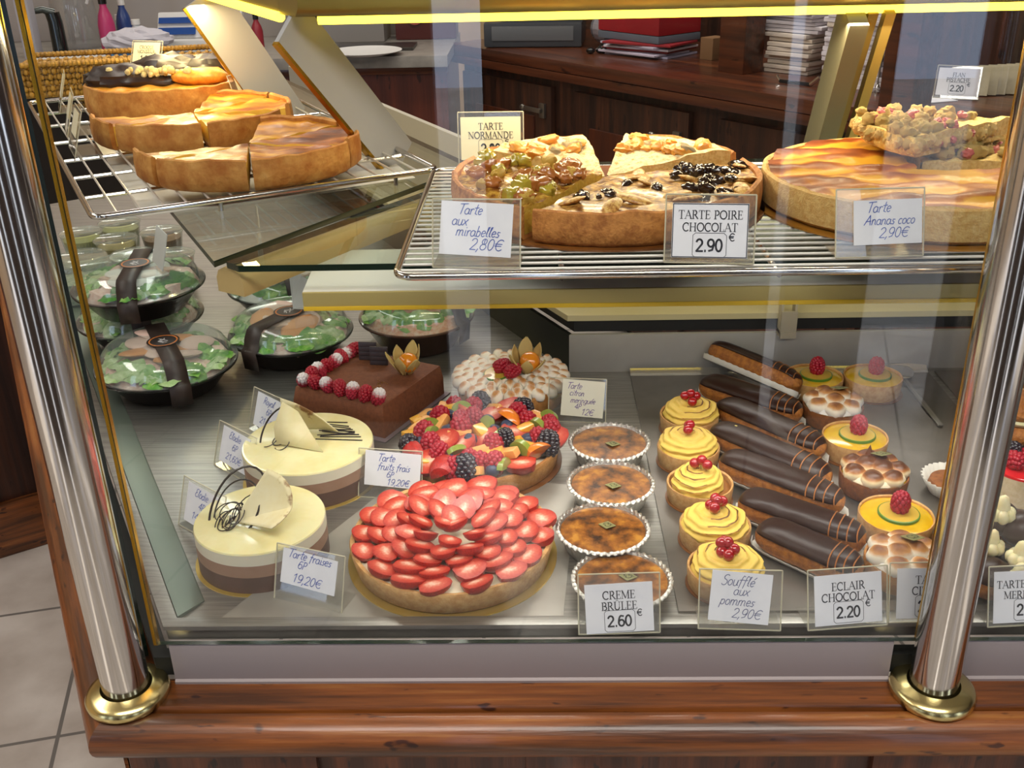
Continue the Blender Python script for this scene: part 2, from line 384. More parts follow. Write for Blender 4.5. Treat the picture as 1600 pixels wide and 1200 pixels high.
def pane(poly_pts, th, label, z0, z1, edge=gold_edge):
    """upright pane along a line p->q with a thin edge strip"""
    p, q = poly_pts; d = (q - p).normalized(); w = Vector((-d.y, d.x, 0)) * th / 2
    b = MB(); vs = [(*(a + s * w)[:2], z) for z in (z0, z1) for a, s in ((p, -1), (q, -1), (q, 1), (p, 1))]
    b.mesh(vs, [(0, 1, 5, 4), (2, 3, 7, 6)]); b.cur = 1; b.mesh(vs, [(0, 3, 2, 1), (4, 5, 6, 7), (1, 2, 6, 5), (0, 4, 7, 3)])
    o = b.build('case_glass', [glass, glass_edge], smooth=False); return tag(o, label, 'glass', 'upright panes of the case')
cg = corner(-.001)
def strip(p, nm='edge_strip'):
    b = MB(); b.box((p.x, p.y, .4), (.004, .005, .8)); return b.build(nm, gold_edge)
pf = pane((Vector((-.343, YG - .0005, 0)), Vector((.329, YG - .0005, 0))), .005, 'large front glass pane between the two chrome posts', .002, .8)
pr_ = pane((Vector((.359, YG - .0005, 0)), Vector((1.3, YG - .0005, 0))), .005, 'narrow front glass pane right of the right chrome post', .002, .8)
ps = pane((Vector((cg.x, cg.y, 0)) + U * .035, Vector((cg.x, cg.y, 0)) + U * 1.7), .005, 'side glass pane left of the left chrome post', -.04, .8)
for pn, pt in ((pf, Vector((-.3445, .723, 0))), (pf, Vector((.330, .723, 0))), (pr_, Vector((.3585, .723, 0)))):
    o = strip(pt); o.parent = pn; o['label'] = 'brass strip on the glass edge'

# steel display floor
sl_ = None
tr = thing('steel_display_floor', 'brushed steel display floor with raised front lip', 'display floor', (.1, .95, -.02))
bw = thing('steel_back_wall', 'low steel wall along the back of the display floor', 'back wall', (.1, 1.293, 0))
b = MB(); sweep(b, [(-.034, .0002), (-.034, .0042), (-.060, .0014), (-.062, .0002)], corner, closed=True, only='side'); o = at0(b.build('side_lip', M('greenish steel lip', '#7c877c', rough=.4, metal=.6)), tr)
cf, cr_ = corner(-.022), rcorner(0)
b = MB(); b.prism([(1.3, cf.y), (cf.x, cf.y), (cf.x + U.x * 1.65, cf.y + U.y * 1.65), (cr_.x + U.x * 1.45, cr_.y + U.y * 1.45), (cr_.x, cr_.y), (1.3, cr_.y)][::-1], -.012, 0)
at0(b.build('tray_floor', steel, smooth=False), tr)
b = MB(); sweep(b, [(-.019, .0), (-.0195, .004), (-.024, .0045), (-.033, .0035), (-.036, .0)], corner, closed=True); at0(b.build('front_lip', steel), tr)
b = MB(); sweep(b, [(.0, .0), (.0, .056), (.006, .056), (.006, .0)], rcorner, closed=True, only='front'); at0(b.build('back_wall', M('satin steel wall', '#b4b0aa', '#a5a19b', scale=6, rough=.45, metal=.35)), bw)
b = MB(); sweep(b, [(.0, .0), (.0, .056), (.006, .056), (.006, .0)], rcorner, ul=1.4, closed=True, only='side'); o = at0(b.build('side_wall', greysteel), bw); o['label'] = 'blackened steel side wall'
b = MB(); sweep(b, [(-.006, -.02), (-.019, -.02), (-.019, -.04), (-.006, -.04)], corner, closed=True); at0(b.build('gap_channel', gap_shade), tr)
# beige rear housing above the back wall
rh = thing('rear_housing', 'beige enamel housing frame behind the low steel back wall', 'housing', (.3, 1.32, .056))
b = MB(); sweep(b, [(.012, .056), (.012, .078), (.03, .078), (.03, .056)], rcorner, ul=1.4, closed=True); at0(b.build('shadow_slot', gap_shade), rh)
b = MB(); sweep(b, [(-.004, .078), (-.004, .086), (.012, .088), (.03, .088), (.03, .078)], rcorner, ul=1.4, closed=True); at0(b.build('frame_edge', M('pale beige enamel', '#b5ab86', rough=.4)), rh)
b = MB(); sweep(b, [(.02, .088), (.06, .118), (.062, .118), (.03, .088)], rcorner, ul=1.4, closed=True); at0(b.build('sloped_panel', olive), rh)
b = MB(); sweep(b, [(.05, .118), (.05, .24), (.06, .24), (.06, .118)], rcorner, ul=1.4, closed=True); at0(b.build('rear_panel', M('pale grey enamel', '#b3aea0', rough=.5)), rh)
q = VP(1232, 490, 1.28)
b = MB(); b.box((q.x, 1.281, .0605), (.021, .021, .009)); b.box((q.x - .009, 1.284, .16), (.003, .016, .2)); b.box((q.x + .009, 1.284, .16), (.003, .016, .2)); b.box((q.x, 1.273, .075), (.021, .003, .038))
tag(b.build('shelf_support', M('grey beige bracket', '#a9a08a', rough=.5)), 'small grey upright shelf bracket above the back wall of the tray', 'bracket')

# shelf lamp housing under the rack
sl = thing('shelf_lamp', 'white shelf lamp housing with brass front edge under the right wire rack', 'lamp', (.15, .94, .255))
b = MB(); b.prism([(.62, .887), (-.217, .887), (-.224, 1.01), (-.115, 1.012), (-.02, 1.2), (.62, 1.2)][::-1], .2685, .272); at0(b.build('housing', M('white lamp housing', '#dedbd6', rough=.35)), sl)
b = MB(); b.box((.2015, .886, .265), (.837, .004, .014), bev=.001); at0(b.build('front_strip', M('brass lamp strip', '#b8a566', rough=.45, metal=.3)), sl)
b = MB(); b.box((.2015, .8855, .2565), (.837, .005, .004), bev=.001); at0(b.build('lower_strip', M('brass painted lit', '#e6bc2e', rough=.4, metal=.1)), sl)  # strong yellow paints the tube's light on the brass edge
b = MB(); b.prism([(-.217, .887), (-.2145, .887), (-.2215, 1.01), (-.224, 1.01)], .2545, .2685); at0(b.build('end_plate', olive), sl)
b = MB(); b.prism([(.62, .888), (-.214, .888), (-.219, .9), (.62, .9)][::-1], .2545, .2685); at0(b.build('back_plate', olive), sl)

def slab(poly, z0, z1, name, label, cat, group):
    b = MB(); k = len(poly); vs = [(p[0], p[1], z) for z in (z0, z1) for p in poly]
    b.mesh(vs, [list(range(k))[::-1], [k + i for i in range(k)]]); b.cur = 1
    b.mesh(vs, [(i, (i + 1) % k, k + (i + 1) % k, k + i) for i in range(k)])
    return tag(b.build(name, [glass_shelf_m, glass_edge], smooth=False), label, cat, group)
C0 = Vector((-.29, .884, 0)); MI = Vector((.52, .854, 0))
pA = C0 + Vector((-.006, .006, 0)); pB = C0 + Vector((.02, -.008, 0))
slab([pA + U * .0, pA + MI * .42, pA + MI * .42 + U * 1.05, pA + U * 1.25][::-1], .296, .302, 'glass_shelf', 'green edged glass shelf under the left wire rack', 'shelf', 'glass shelves')
slab([(.62, .876), pB[:2], (pB + Vector((-.014, .012, 0)))[:2], (pB + MI * .44)[:2], (.62, 1.262)][::-1], .296, .302, 'glass_shelf', 'green edged glass shelf under the right wire rack', 'shelf', 'glass shelves')
# arm under the mitre
b = MB(); a = C0 + MI * .0 + Vector((.006, .006, 0)); e = a + MI * .33; w = Vector((MI.y, -MI.x, 0)) * .017
prof = [(-1, .27), (-1, .284), (-.8, .291), (-.35, .295), (.35, .295), (.8, .291), (1, .284), (1, .27)]
o0 = len(b.v)
for (s_, z) in prof:
    for base in (a, e): b.av((base.x + w.x * s_, base.y + w.y * s_, z))
K = len(prof)
for k in range(K): l = (k + 1) % K; b.af((2 * k, 2 * k + 1, 2 * l + 1, 2 * l))
b.af([2 * k for k in range(K)]); b.af([2 * k + 1 for k in range(K)][::-1])
tag(b.build('mitre_bracket', M('tan enamel', '#b99f68', rough=.5)), 'tan rounded arm carrying the corner where both glass shelves meet', 'bracket')
# white liner sheets on the left glass shelf
for k, (s0, s1, n0, n1, lab) in enumerate(((.12, .5, .175, .33, 'white paper liner lying on the left glass shelf'),)):
    o = C0 + U * .0
    pts = [Vector(q) for q in ((-.414, 1.04), (-.142, 1.186), (-.29, 1.52), (-.66, 1.51))]
    b = MB(); b.prism([(p.x, p.y) for p in pts], .3025, .3032); tag(b.build('paper_liner', M('white liner', '#d9d6cc', rough=.8)), lab, 'paper')

# slanted shelf brackets from lamp to shelf
def bar(name, top, bot, dirv, wid, th, mt, label, strip=True):
    """flat bar lying in the upright plane that holds dirv"""
    t = thing(name, label, 'bracket', bot, group='slanted shelf brackets')
    ax = (Vector(top) - Vector(bot)); L = ax.length; ax.normalize(); dv = Vector(dirv).normalized()
    side = (dv - ax * dv.dot(ax)).normalized(); nn = ax.cross(side)
    R = Matrix((side, nn, ax)).transposed()
    b = MB(); b.box(ax * L / 2, (wid, th, L), rot=R); b.build('plate', mt, t)
    if strip:
        b = MB(); b.box(ax * L / 2 - side * (wid / 2 + .002), (.004, th * 1.3, L), rot=R); b.build('edge_strip', gold_edge, t)
    return t
TP = Vector((-.258, 1.14, .479))
bar('shelf_bracket', TP - MI * .004 + Vector((0, 0, .006)), Vector((TP.x + .012, TP.y, .3035)) + MI * .15, MI, .058, .006, white_metal, 'white slanted bracket at the mitre between the left and right shelves')
bar('shelf_bracket', TP + U * .41 - NN * .003 + Vector((0, 0, .006)), TP + U * .41 + NN * .098 + Vector((0, 0, -.175)), NN, .06, .006, white_metal, 'white slanted bracket rising behind the dark chocolate flan')
t = bar('shelf_bracket', (.335, 1.14, .482), (.335, 1.237, .3035), (0, 1, 0), .05, .02, M('olive enamel bracket', '#6f6a52', rough=.5), 'olive bracket with two brass edges behind the pineapple coconut tart', strip=False)
for k, dx in enumerate((.018, .034)):
    ax = Vector((0, -.097, .1785)); b = MB(); b.tube([Vector((dx, -.006 * k, 0)), ax + Vector((dx, -.006 * k, 0))], .0075, 4); b.build('brass_edge', M('dull brass edge', '#a08a4a', rough=.4, metal=.5) if k else M('aged brass', '#7d6a34', rough=.4, metal=.5), t)

# strip lamp along the top
lampm = M('warm tube glow', (1, .72, .055), emit=5, rough=.5)
hl = thing('strip_lamp', 'warm strip lamp in a brass housing along the top of the case', 'lamp', (.2, 1.14, .475))
brs = M('brass lamp housing', '#9c8a4a', rough=.35, metal=.7)
def lpath(off, z, x1=.64, ul=.9): z -= .0135; return [Vector((x1, 1.125 + off, z)), Vector((-.25 - off * .55, 1.125 + off, z)), Vector((-.25 - off * .55, 1.125 + off, z)) + U * ul]
b = MB(); pr2 = [(-.002, .503), (-.012, .512), (-.014, .53), (.03, .545), (.05, .53), (.05, .506), (.03, .502)]
o0 = len(b.v)
for off, z in pr2:
    for p in lpath(off, z): b.av(p)
K = len(pr2)
for k in range(K):
    l = (k + 1) % K
    for r in range(2): b.af((3 * k + r, 3 * l + r, 3 * l + r + 1, 3 * k + r + 1))
b.af([3 * k for k in range(K)]); b.af([3 * k + 2 for k in range(K)][::-1]); at0(b.build('housing', brs), hl)
for pp in ([lpath(.016, .4985)[0], lpath(.016, .4985)[1] + Vector((.03, 0, 0))], [lpath(.022, .4985)[1] + U * .03, lpath(.022, .4985)[2]]):
    b = MB(); b.tube(pp, .0055, 12); at0(b.build('tube', lampm), hl)

# wire racks
def rack(org, ex, ey, lx, ly, nw, cross, label, loc):
    t = thing('wire_rack', label, 'rack', loc, group='wire racks on the glass shelves')
    z = .321; P = lambda a, c, zz=z: Vector((org.x + ex.x * a + ey.x * c - loc[0], org.y + ex.y * a + ey.y * c - loc[1], zz - loc[2]))
    def rr(a0, c0, a1, c1, r):
        out = []
        for (ca, cc, st) in ((a1 - r, c1 - r, 0), (a0 + r, c1 - r, 90), (a0 + r, c0 + r, 180), (a1 - r, c0 + r, 270)):
            for k in range(6): q = radians(st + k * 18); out.append(P(ca + r * cos(q), cc + r * sin(q)))
        return out
    b = MB(); b.tube(rr(0, 0, lx, ly, .014), .0033, 10, closed=True); b.build('frame', chrome, t)
    for q in cross:
        b = MB(); b.tube([P(q, .002, .3175), P(q, ly - .002, .3175)], .0024, 8); b.build('cross_bar', chrome, t)
    b = MB()
    for k in range(nw): c = ly * (k + 1) / (nw + 1); b.tube([P(.003, c, .3215), P(lx - .003, c, .3215)], .0013, 6)
    b.build('wires', M('bright steel wire', '#e0ded8', rough=.32, metal=.6), t)
    for (a, c) in ((.03, .13), (lx - .03, .13), (.03, ly - .04), (lx - .03, ly - .04)):
        b = MB(); p = P(a, c, .302); b.tube([p, p + Vector((0, 0, .0155))], .0025, 8); b.build('foot', chrome, t)
    return t
rack(Vector((-.115, .785)), Vector((1, 0)), Vector((0, 1)), .66, .36, 24, (.135, .31, .5), 'chrome wire cooling rack holding the apple and pear tarts on the right', (.2, .96, .302))
nl = Vector((-.436, .972))
rack(nl, U.to_2d(), NN.to_2d(), .76, .37, 15, (.1, .2, .3, .42, .55, .66), 'chrome wire cooling rack holding the custard flans on the left', (-.45, 1.4, .302))
Z1 = .3235     # top of the rack wires

# baking sheet on the right of the display floor
b = MB()
x0, x1, y0, y1 = .126, .53, .762, 1.286
b.box(((x0 + x1) / 2, (y0 + y1) / 2, .0012), (x1 - x0, y1 - y0, .0024))
bs = b.build('baking_sheet', steel_dark); tag(bs, 'grey steel baking sheet under the eclairs and tartlets', 'baking sheet')
b = MB(); b.grid(60, 6, lambda u, v: (x0 + (x1 - x0) * u, y1 - .012 + .012 * v, .0024 + .006 * v * v + .003 * max(0, 1 - abs(u - .93) * 14) * v)); o = b.build('rear_rim', M('bright tin rim', '#d8d5cf', rough=.22, metal=.8)); o.parent = bs; o['label'] = 'bright raised rear rim'
b = MB(); b.box((.84, 1.02, .0012), (.6, .52, .0024)); tag(b.build('baking_sheet', steel_dark), 'second steel baking sheet right of the right chrome post', 'baking sheet')
b = MB(); b.prism([(p.x, p.y) for p in (G(345, 968), G(560, 800), G(640, 735), G(900, 760), G(880, 968))], .0004, .0012); tag(b.build('steel_plate', M('satin steel plate', '#b9b5ac', '#a8a49b', scale=5, rough=.4, metal=.7)), 'pale satin steel plate under the strawberry tart', 'plate')
# ------------------------------------------------------------------ lettering drawn as strokes
def E_(cx, cy, rx, ry, a0, a1, k=9): return [(cx + rx * cos(radians(a0 + (a1 - a0) * i / k)), cy + ry * sin(radians(a0 + (a1 - a0) * i / k))) for i in range(k + 1)]
# printed capitals: strokes are (weight, points); T thick, n thin; serifs listed as thin strokes
T_, n_ = 1.0, .45
def sf(x, y, w=.2): return (n_, [(x - w, y), (x + w, y)])
CAP = {
 'A': (.86, [(n_, [(.08, 0), (.43, 1)]), (T_, [(.43, 1), (.78, 0)]), (n_, [(.2, .36), (.66, .36)]), sf(.08, 0, .12), sf(.78, 0, .13)]),
 'B': (.72, [(T_, [(.18, 0), (.18, 1)]), (n_, [(.05, 1), (.36, 1)]), (T_, E_(.36, .76, .22, .24, 90, -90)), (n_, [(.18, .52), (.38, .52)]), (T_, E_(.38, .26, .27, .26, 90, -90)), (n_, [(.05, 0), (.4, 0)])]),
 'C': (.82, [(T_, E_(.46, .5, .38, .5, 50, 310, 14)), (n_, [(.72, .98), (.72, .68)])]),
 'D': (.9, [(T_, [(.18, 0), (.18, 1)]), (n_, [(.05, 1), (.38, 1)]), (T_, E_(.36, .5, .43, .5, 90, -90, 12)), (n_, [(.05, 0), (.38, 0)])]),
 'E': (.68, [(T_, [(.18, 0), (.18, 1)]), (n_, [(.05, 1), (.58, 1), (.58, .82)]), (n_, [(.18, .52), (.48, .52)]), (n_, [(.48, .62), (.48, .42)]), (n_, [(.05, 0), (.6, 0), (.63, .2)])]),
 'F': (.62, [(T_, [(.18, 0), (.18, 1)]), (n_, [(.05, 1), (.58, 1), (.58, .8)]), (n_, [(.18, .52), (.48, .52)]), sf(.18, 0, .14)]),
 'G': (.88, [(T_, E_(.46, .5, .38, .5, 50, 300, 14)), (n_, [(.72, .98), (.72, .7)]), (T_, [(.74, .42), (.74, .05)]), sf(.74, .42, .14)]),
 'H': (.92, [(T_, [(.18, 0), (.18, 1)]), (T_, [(.74, 0), (.74, 1)]), (n_, [(.18, .52), (.74, .52)]), sf(.18, 0, .14), sf(.18, 1, .14), sf(.74, 0, .14), sf(.74, 1, .14)]),
 'I': (.4, [(T_, [(.2, 0), (.2, 1)]), sf(.2, 0, .15), sf(.2, 1, .15)]),
 'L': (.66, [(T_, [(.18, 0), (.18, 1)]), sf(.18, 1, .15), (n_, [(.05, 0), (.58, 0), (.61, .25)])]),
 'M': (1.06, [(n_, [(.14, 0), (.16, 1)]), (T_, [(.16, 1), (.53, .06)]), (n_, [(.53, .06), (.88, 1)]), (T_, [(.88, 1), (.9, 0)]), sf(.14, 0, .12), sf(.9, 0, .14), sf(.1, 1, .1), sf(.94, 1, .1)]),
 'N': (.92, [(n_, [(.14, 0), (.14, 1)]), (T_, [(.14, 1), (.76, .02)]), (n_, [(.76, 0), (.76, 1)]), sf(.14, 0, .12), sf(.76, 1, .12), sf(.08, 1, .1)]),
 'O': (.94, [(T_, E_(.47, .5, .39, .5, 0, 360, 20))]),
 'P': (.68, [(T_, [(.18, 0), (.18, 1)]), (n_, [(.05, 1), (.36, 1)]), (T_, E_(.36, .72, .24, .28, 90, -90)), (n_, [(.18, .44), (.38, .44)]), sf(.18, 0, .15)]),
 'Q': (.94, [(T_, E_(.47, .5, .39, .5, 0, 360, 20)), (T_, [(.5, .05), (.85, -.22)])]),
 'R': (.8, [(T_, [(.18, 0), (.18, 1)]), (n_, [(.05, 1), (.36, 1)]), (T_, E_(.36, .74, .22, .26, 90, -90)), (n_, [(.18, .48), (.38, .48)]), (T_, [(.38, .48), (.74, 0)]), sf(.18, 0, .14)]),
 'S': (.64, [(T_, E_(.32, .75, .22, .25, 30, 230) + E_(.32, .25, .24, .27, 60, -150)), (n_, [(.54, .98), (.54, .75)]), (n_, [(.08, .28), (.08, .02)])]),
 'T': (.78, [(T_, [(.39, 0), (.39, 1)]), (n_, [(.06, .8), (.07, 1), (.71, 1), (.72, .8)]), sf(.39, 0, .15)]),
 'U': (.88, [(T_, [(.18, 1), (.18, .35)]), (T_, E_(.44, .3, .26, .3, 180, 360)), (n_, [(.7, .3), (.7, 1)]), sf(.18, 1, .14), sf(.7, 1, .12)]),
 ' ': (.42, [])}
CAP['Û'] = (CAP['U'][0], CAP['U'][1] + [(n_, [(.3, 1.12), (.44, 1.27), (.58, 1.12)])])
DIG = {
 '0': E_(.3, .5, .25, .5, 90, 450, 18), '1': [(.12, .76), (.36, 1), (.36, 0)], '2': E_(.3, .72, .24, .28, 165, -30, 9) + [(.06, 0), (.58, 0)],
 '3': E_(.28, .75, .22, .25, 160, -90) + E_(.28, .26, .26, .26, 90, -160), '4': [(.44, 0), (.44, 1), (.03, .3), (.6, .3)], '5': [(.54, 1), (.14, 1), (.1, .55)] + E_(.3, .32, .26, .32, 120, -150),
 '6': [(.5, .94)] + E_(.32, .3, .27, .7, 100, 180, 5) + E_(.31, .3, .25, .3, 180, 540, 14), '8': E_(.3, .75, .21, .25, 90, 450, 14) + E_(.3, .26, .26, .26, 90, 450, 14), '9': E_(.29, .69, .25, .31, 0, 360, 14) + [(.54, .5), (.42, .12), (.14, .03)],
 '7': [(.05, 1), (.56, 1), (.22, 0)]}
EURO = [E_(.46, .5, .36, .5, 50, 310, 12), [(.0, .6), (.62, .6)], [(.0, .42), (.58, .42)]]
HAND = {
 'T': (.62, [[(.05, .95), (.75, 1)], [(.38, .98), (.3, 0)]]), 'a': (.52, [E_(.22, .28, .2, .28, 40, 330, 10) + [(.42, .5), (.42, .1), (.52, .03)]]), 'r': (.38, [[(.06, .52), (.1, 0)], [(.09, .3)] + E_(.24, .34, .14, .2, 160, 50, 5)]),
 't': (.38, [[(.2, .95), (.16, .1), (.34, .02)], [(.0, .62), (.38, .66)]]), 'e': (.44, [[(.05, .28), (.38, .36)] + E_(.22, .3, .18, .28, 20, 320, 10)]), 'u': (.54, [[(.06, .55), (.08, .12)] + E_(.24, .14, .16, .15, 180, 330, 6) + [(.42, .55), (.42, .08), (.52, .02)]]),
 'x': (.46, [[(.04, .54), (.4, 0)], [(.42, .56), (.0, 0)]]), 'm': (.78, [[(.06, .54), (.07, 0)], [(.07, .3)] + E_(.22, .36, .13, .2, 150, 10, 5) + [(.34, 0)], [(.34, .3)] + E_(.5, .36, .14, .2, 150, 10, 5) + [(.63, .1), (.72, .02)]]),
 'n': (.52, [[(.06, .54), (.07, 0)], [(.07, .3)] + E_(.23, .36, .15, .2, 150, 10, 5) + [(.39, .1), (.48, .02)]]), 'i': (.24, [[(.1, .54), (.1, .06), (.2, .02)], [(.1, .78), (.13, .8)]]), 'b': (.5, [[(.1, 1), (.08, 0)], E_(.24, .26, .17, .27, 150, -170, 9)]),
 'l': (.28, [[(.06, .3), (.22, .95), (.1, .9), (.1, .1), (.24, .04)]]), 's': (.36, [[(.34, .5), (.14, .52), (.12, .34), (.3, .22), (.24, .02), (.02, .06)]]), 'c': (.42, [E_(.22, .28, .19, .28, 50, 310, 8)]), 'o': (.46, [E_(.22, .28, .19, .28, 80, 440, 12)]),
 'f': (.38, [[(.4, .92), (.26, 1), (.18, .8), (.12, -.2)], [(.0, .56), (.34, .6)]]), 'd': (.52, [E_(.22, .26, .19, .27, 40, 330, 9), [(.44, 1), (.42, .02)]]), 'g': (.5, [E_(.22, .3, .19, .26, 40, 330, 9), [(.42, .54), (.4, -.2), (.2, -.3), (.04, -.2)]]),
 'p': (.5, [[(.08, .55), (.04, -.32)], E_(.24, .28, .17, .27, 150, -170, 9)]), 'y': (.48, [[(.04, .55), (.22, .05)], [(.44, .55), (.1, -.3)]]),
 'A': (.72, [[(.0, 0), (.42, 1), (.62, 0)], [(.1, .36), (.62, .4)]]), 'S': (.6, [E_(.36, .76, .22, .24, 40, 230) + E_(.28, .26, .24, .28, 70, -150)]), 'P': (.52, [[(.12, 1), (.06, 0)], [(.04, .96)] + E_(.26, .74, .22, .26, 90, -110, 7)]), 'E': (.5, [E_(.3, .76, .22, .24, 50, 260, 7) + E_(.28, .26, .26, .27, 100, 320, 8)]),
 'R': (.6, [[(.12, 1), (.06, 0)], [(.04, .96)] + E_(.26, .74, .22, .26, 90, -110, 7) + [(.55, 0)]]), ',': (.24, [[(.12, .08), (.02, -.2)]]), ' ': (.36, []), "'": (.2, [[(.1, 1), (.16, .8)]])}
HAND['é'] = (.44, HAND['e'][1] + [[(.24, .72), (.4, .92)]])
def glyphs(b, text, x, y, size, wt, T, z, style, shear=0., align='c', sp=1.0):
    out = []; pen = 0
    for ch in text:
        if style == 'cap' and ch in CAP: w, st = CAP[ch]
        elif ch in DIG: w, st = .66, [(1, DIG[ch])]
        elif ch == '€': w, st = .68, [(1, q) for q in EURO]
        elif ch == '.': w, st = .32, [(1.2, [(.13, .02), (.15, .02)])]
        else: w, st = HAND[ch]; st = [(1, q) for q in st]
        out += [(k, [(pen + px, py) for px, py in pts]) for k, pts in st]; pen += w * sp
    off = {'c': -pen / 2, 'l': 0, 'r': -pen}[align]
    for k, pts in out:
        b.ribbon([(x + (px + off + shear * py) * size, y + py * size) for px, py in pts], max(wt * k, wt * .4) , z, T)
ink = M('black ink', '#3a3b42', rough=.8); blue_ink = M('blue ink', '#4a5fae', rough=.8); grey_ink = M('grey blue ink', '#6a6f92', rough=.8)
PW, PH = .072, .055
def price_tag(name_label, loc, yaw, lines, style='print', tilt=18, card=paper, roll=0, cw=.058, chh=.044, cx=0, cy=.028, foot=True, w=PW, h=PH, inkm=None, frame=None, group='price cards'):
    t = thing('price_card', name_label, 'price card', loc, radians(yaw), group)
    s, c = sin(radians(tilt)), cos(radians(tilt))
    T = Matrix(((1, 0, 0, 0), (0, s, -c, 0), (0, c, s, .0006), (0, 0, 0, 1)))
    b = MB(); x, y = w / 2, h
    pan = lambda n: b.mesh([(-x, 0, n), (x, 0, n), (x, y, n), (-x, y, n)], [(0, 1, 2, 3)], T)
    b.mesh([(px, py, pz) for pz in (-.0012, .0) for px, py in ((-x, 0), (x, 0), (x, y), (-x, y))], [(0, 1, 2, 3), (4, 5, 6, 7)], T)
    yb = y * s + .002
    if foot: b.box((0, .016, .0006), (w, .032, .0012)); b.mesh([(-x, .002, .0012), (x, .002, .0012), (x, .03, .0012), (-x, .03, .0012)], [(0, 1, 2, 3)])
    b.cur = 1
    for p, q in (((-x, 0), (x, 0)), ((x, 0), (x, y)), ((x, y), (-x, y)), ((-x, y), (-x, 0))):
        b.tube([T @ Vector((*p, -.0006)), T @ Vector((*q, -.0006))], .0007, 5)
    b.build('holder', [acrylic, acrylic_edge_glint], t, smooth=False)
    R = Matrix.Rotation(radians(roll), 4, 'Z'); T2 = T @ Matrix.Translation((cx, cy, 0)) @ R
    b = MB(); b.mesh([(a * cw / 2, e * chh / 2, k) for k in (.0004, .0008) for a, e in ((-1, -1), (1, -1), (1, 1), (-1, 1))], [(3, 2, 1, 0), (4, 5, 6, 7), (0, 1, 5, 4), (1, 2, 6, 5), (2, 3, 7, 6), (3, 0, 4, 7)], T2)
    cd = b.build('card', card, t, smooth=False)
    b = MB(); z = .00105
    if style == 'print':
        for k, (tx, ty, sz) in enumerate(lines['t']): glyphs(b, tx, 0, ty, sz, sz * .135, T2, z, 'cap')
        if 'p' in lines:
            py = lines.get('py', -.015); glyphs(b, lines['p'], lines.get('px', 0), py, .0095, .0016, T2, z, 'cap'); glyphs(b, '€', lines.get('px', 0) + .0175, py + .0085, .006, .0008, T2, z, 'cap')
            q = [(a * .0135 + lines.get('px', 0), py + .0048 + e * .0098) for a, e in ((-1, -.8), (-.85, -1), (.85, -1), (1, -.8), (1, .8), (.85, 1), (-.85, 1), (-1, .8), (-1, -.8))]
            b.ribbon(q, .0004, z, T2)
        if frame:
            q = [(a * cw * .49, e * chh * .485) for a, e in ((-1, -1), (1, -1), (1, 1), (-1, 1), (-1, -1))]; b.ribbon(q, .0007, z, T2)
    else:
        for tx, ax, ty, sz in lines: glyphs(b, tx, ax, ty, sz, .00066, T2, z, 'hand', shear=.28)
    if b.v: b.build('lettering', inkm or ink, cd, smooth=False)
    return t
H_ = 'hand'
def base(px, py, z=0.): return G(px, py, z)
price_tag('printed CREME BRULEE card at 2.60 before the foil dishes', base(968, 991, .0045), 2, dict(t=[('CREME', .0085, .0072), ('BRÛLEE', -.0015, .0072)], p='2.60', py=-.0165), cw=.060, chh=.045, cy=.024, roll=2)
price_tag('handwritten soufflé aux pommes card at 2,90 before the redcurrant tartlets', base(1155, 985, .0045), -3, [('Soufflé', -.004, .0105, .0095), ('aux', .0, .002, .009), ('pommes', -.003, -.0075, .009), ('2,90€', .006, -.0185, .0085)], H_, roll=-4, cw=.053, chh=.046, cy=.03, inkm=grey_ink)
price_tag('printed ECLAIR CHOCOLAT card at 2.20 beside the right post', base(1325, 982, .0045), 6, dict(t=[('ECLAIR', .0085, .0072), ('CHOCOLAT', -.0012, .0072)], p='2.20', py=-.0165), cw=.061, chh=.046, cy=.027, roll=1)
price_tag('printed price card mostly hidden behind the right chrome post', base(1452, 973, .0045), 1, dict(t=[('TARTE', .009, .0072), ('CITRON', -.001, .0072)], p='2.80', py=-.0165), cw=.060, chh=.046, cy=.027)
price_tag('printed TARTE C MERIN card cut off by the right picture edge', base(1606, 978, .0045), 4, dict(t=[('TARTE CITRON', .0085, .0066), ('MERINGUEE', -.0012, .0066)], p='2.90', py=-.0165), cw=.064, chh=.047, cy=.027)
price_tag('handwritten strawberry tart card at 19,20 left of the strawberry tart', base(480, 948), -19, [('Tarte fraises', -.001, .0095, .0085), ('6P', -.008, .0005, .0075), ('19,20€', -.002, -.0135, .0085)], H_, roll=-3, cw=.058, chh=.034, cy=.034, inkm=blue_ink)
price_tag('handwritten fresh fruit tart card standing behind the strawberry tart', base(609, 780), -8, [('Tarte', -.008, .0085, .0085), ('fruits frais', .001, -.001, .008), ('6P', -.003, -.009, .0065), ('19,20€', .006, -.0175, .007)], H_, roll=-2, cw=.063, chh=.039, cx=.003, cy=.033, inkm=blue_ink)
price_tag('handwritten lemon meringue tart card at 12 euro right of the meringue tart', base(901, 660), -6, [('Tarte', -.012, .0115, .008), ('citron', -.008, .003, .0075), ('meringuée', .0, -.006, .0072), ('4P', -.006, -.0135, .0065), ('12€', .006, -.0205, .0075)], H_, roll=-3, cw=.053, chh=.046, cx=.007, cy=.03, card=M('ivory card', '#e9e4cf', rough=.8), inkm=M('violet ink', '#7a64a0', rough=.8))
price_tag('handwritten 14,40 card left of the front three layer cake', base(310, 838), -38, [('Elodie', -.002, .01, .009), ('4P', .0, -.002, .008), ('14,40€', .0, -.015, .008)], H_, roll=-2, cw=.052, chh=.043, cx=.0, cy=.03, inkm=blue_ink)
price_tag('handwritten 21,60 card left of the rear three layer cake', base(362, 742), -40, [('Elodie', -.002, .01, .009), ('6P', .0, -.002, .008), ('21,60€', .0, -.015, .008)], H_, roll=-2, cw=.052, chh=.043, cx=.0, cy=.03, inkm=blue_ink)
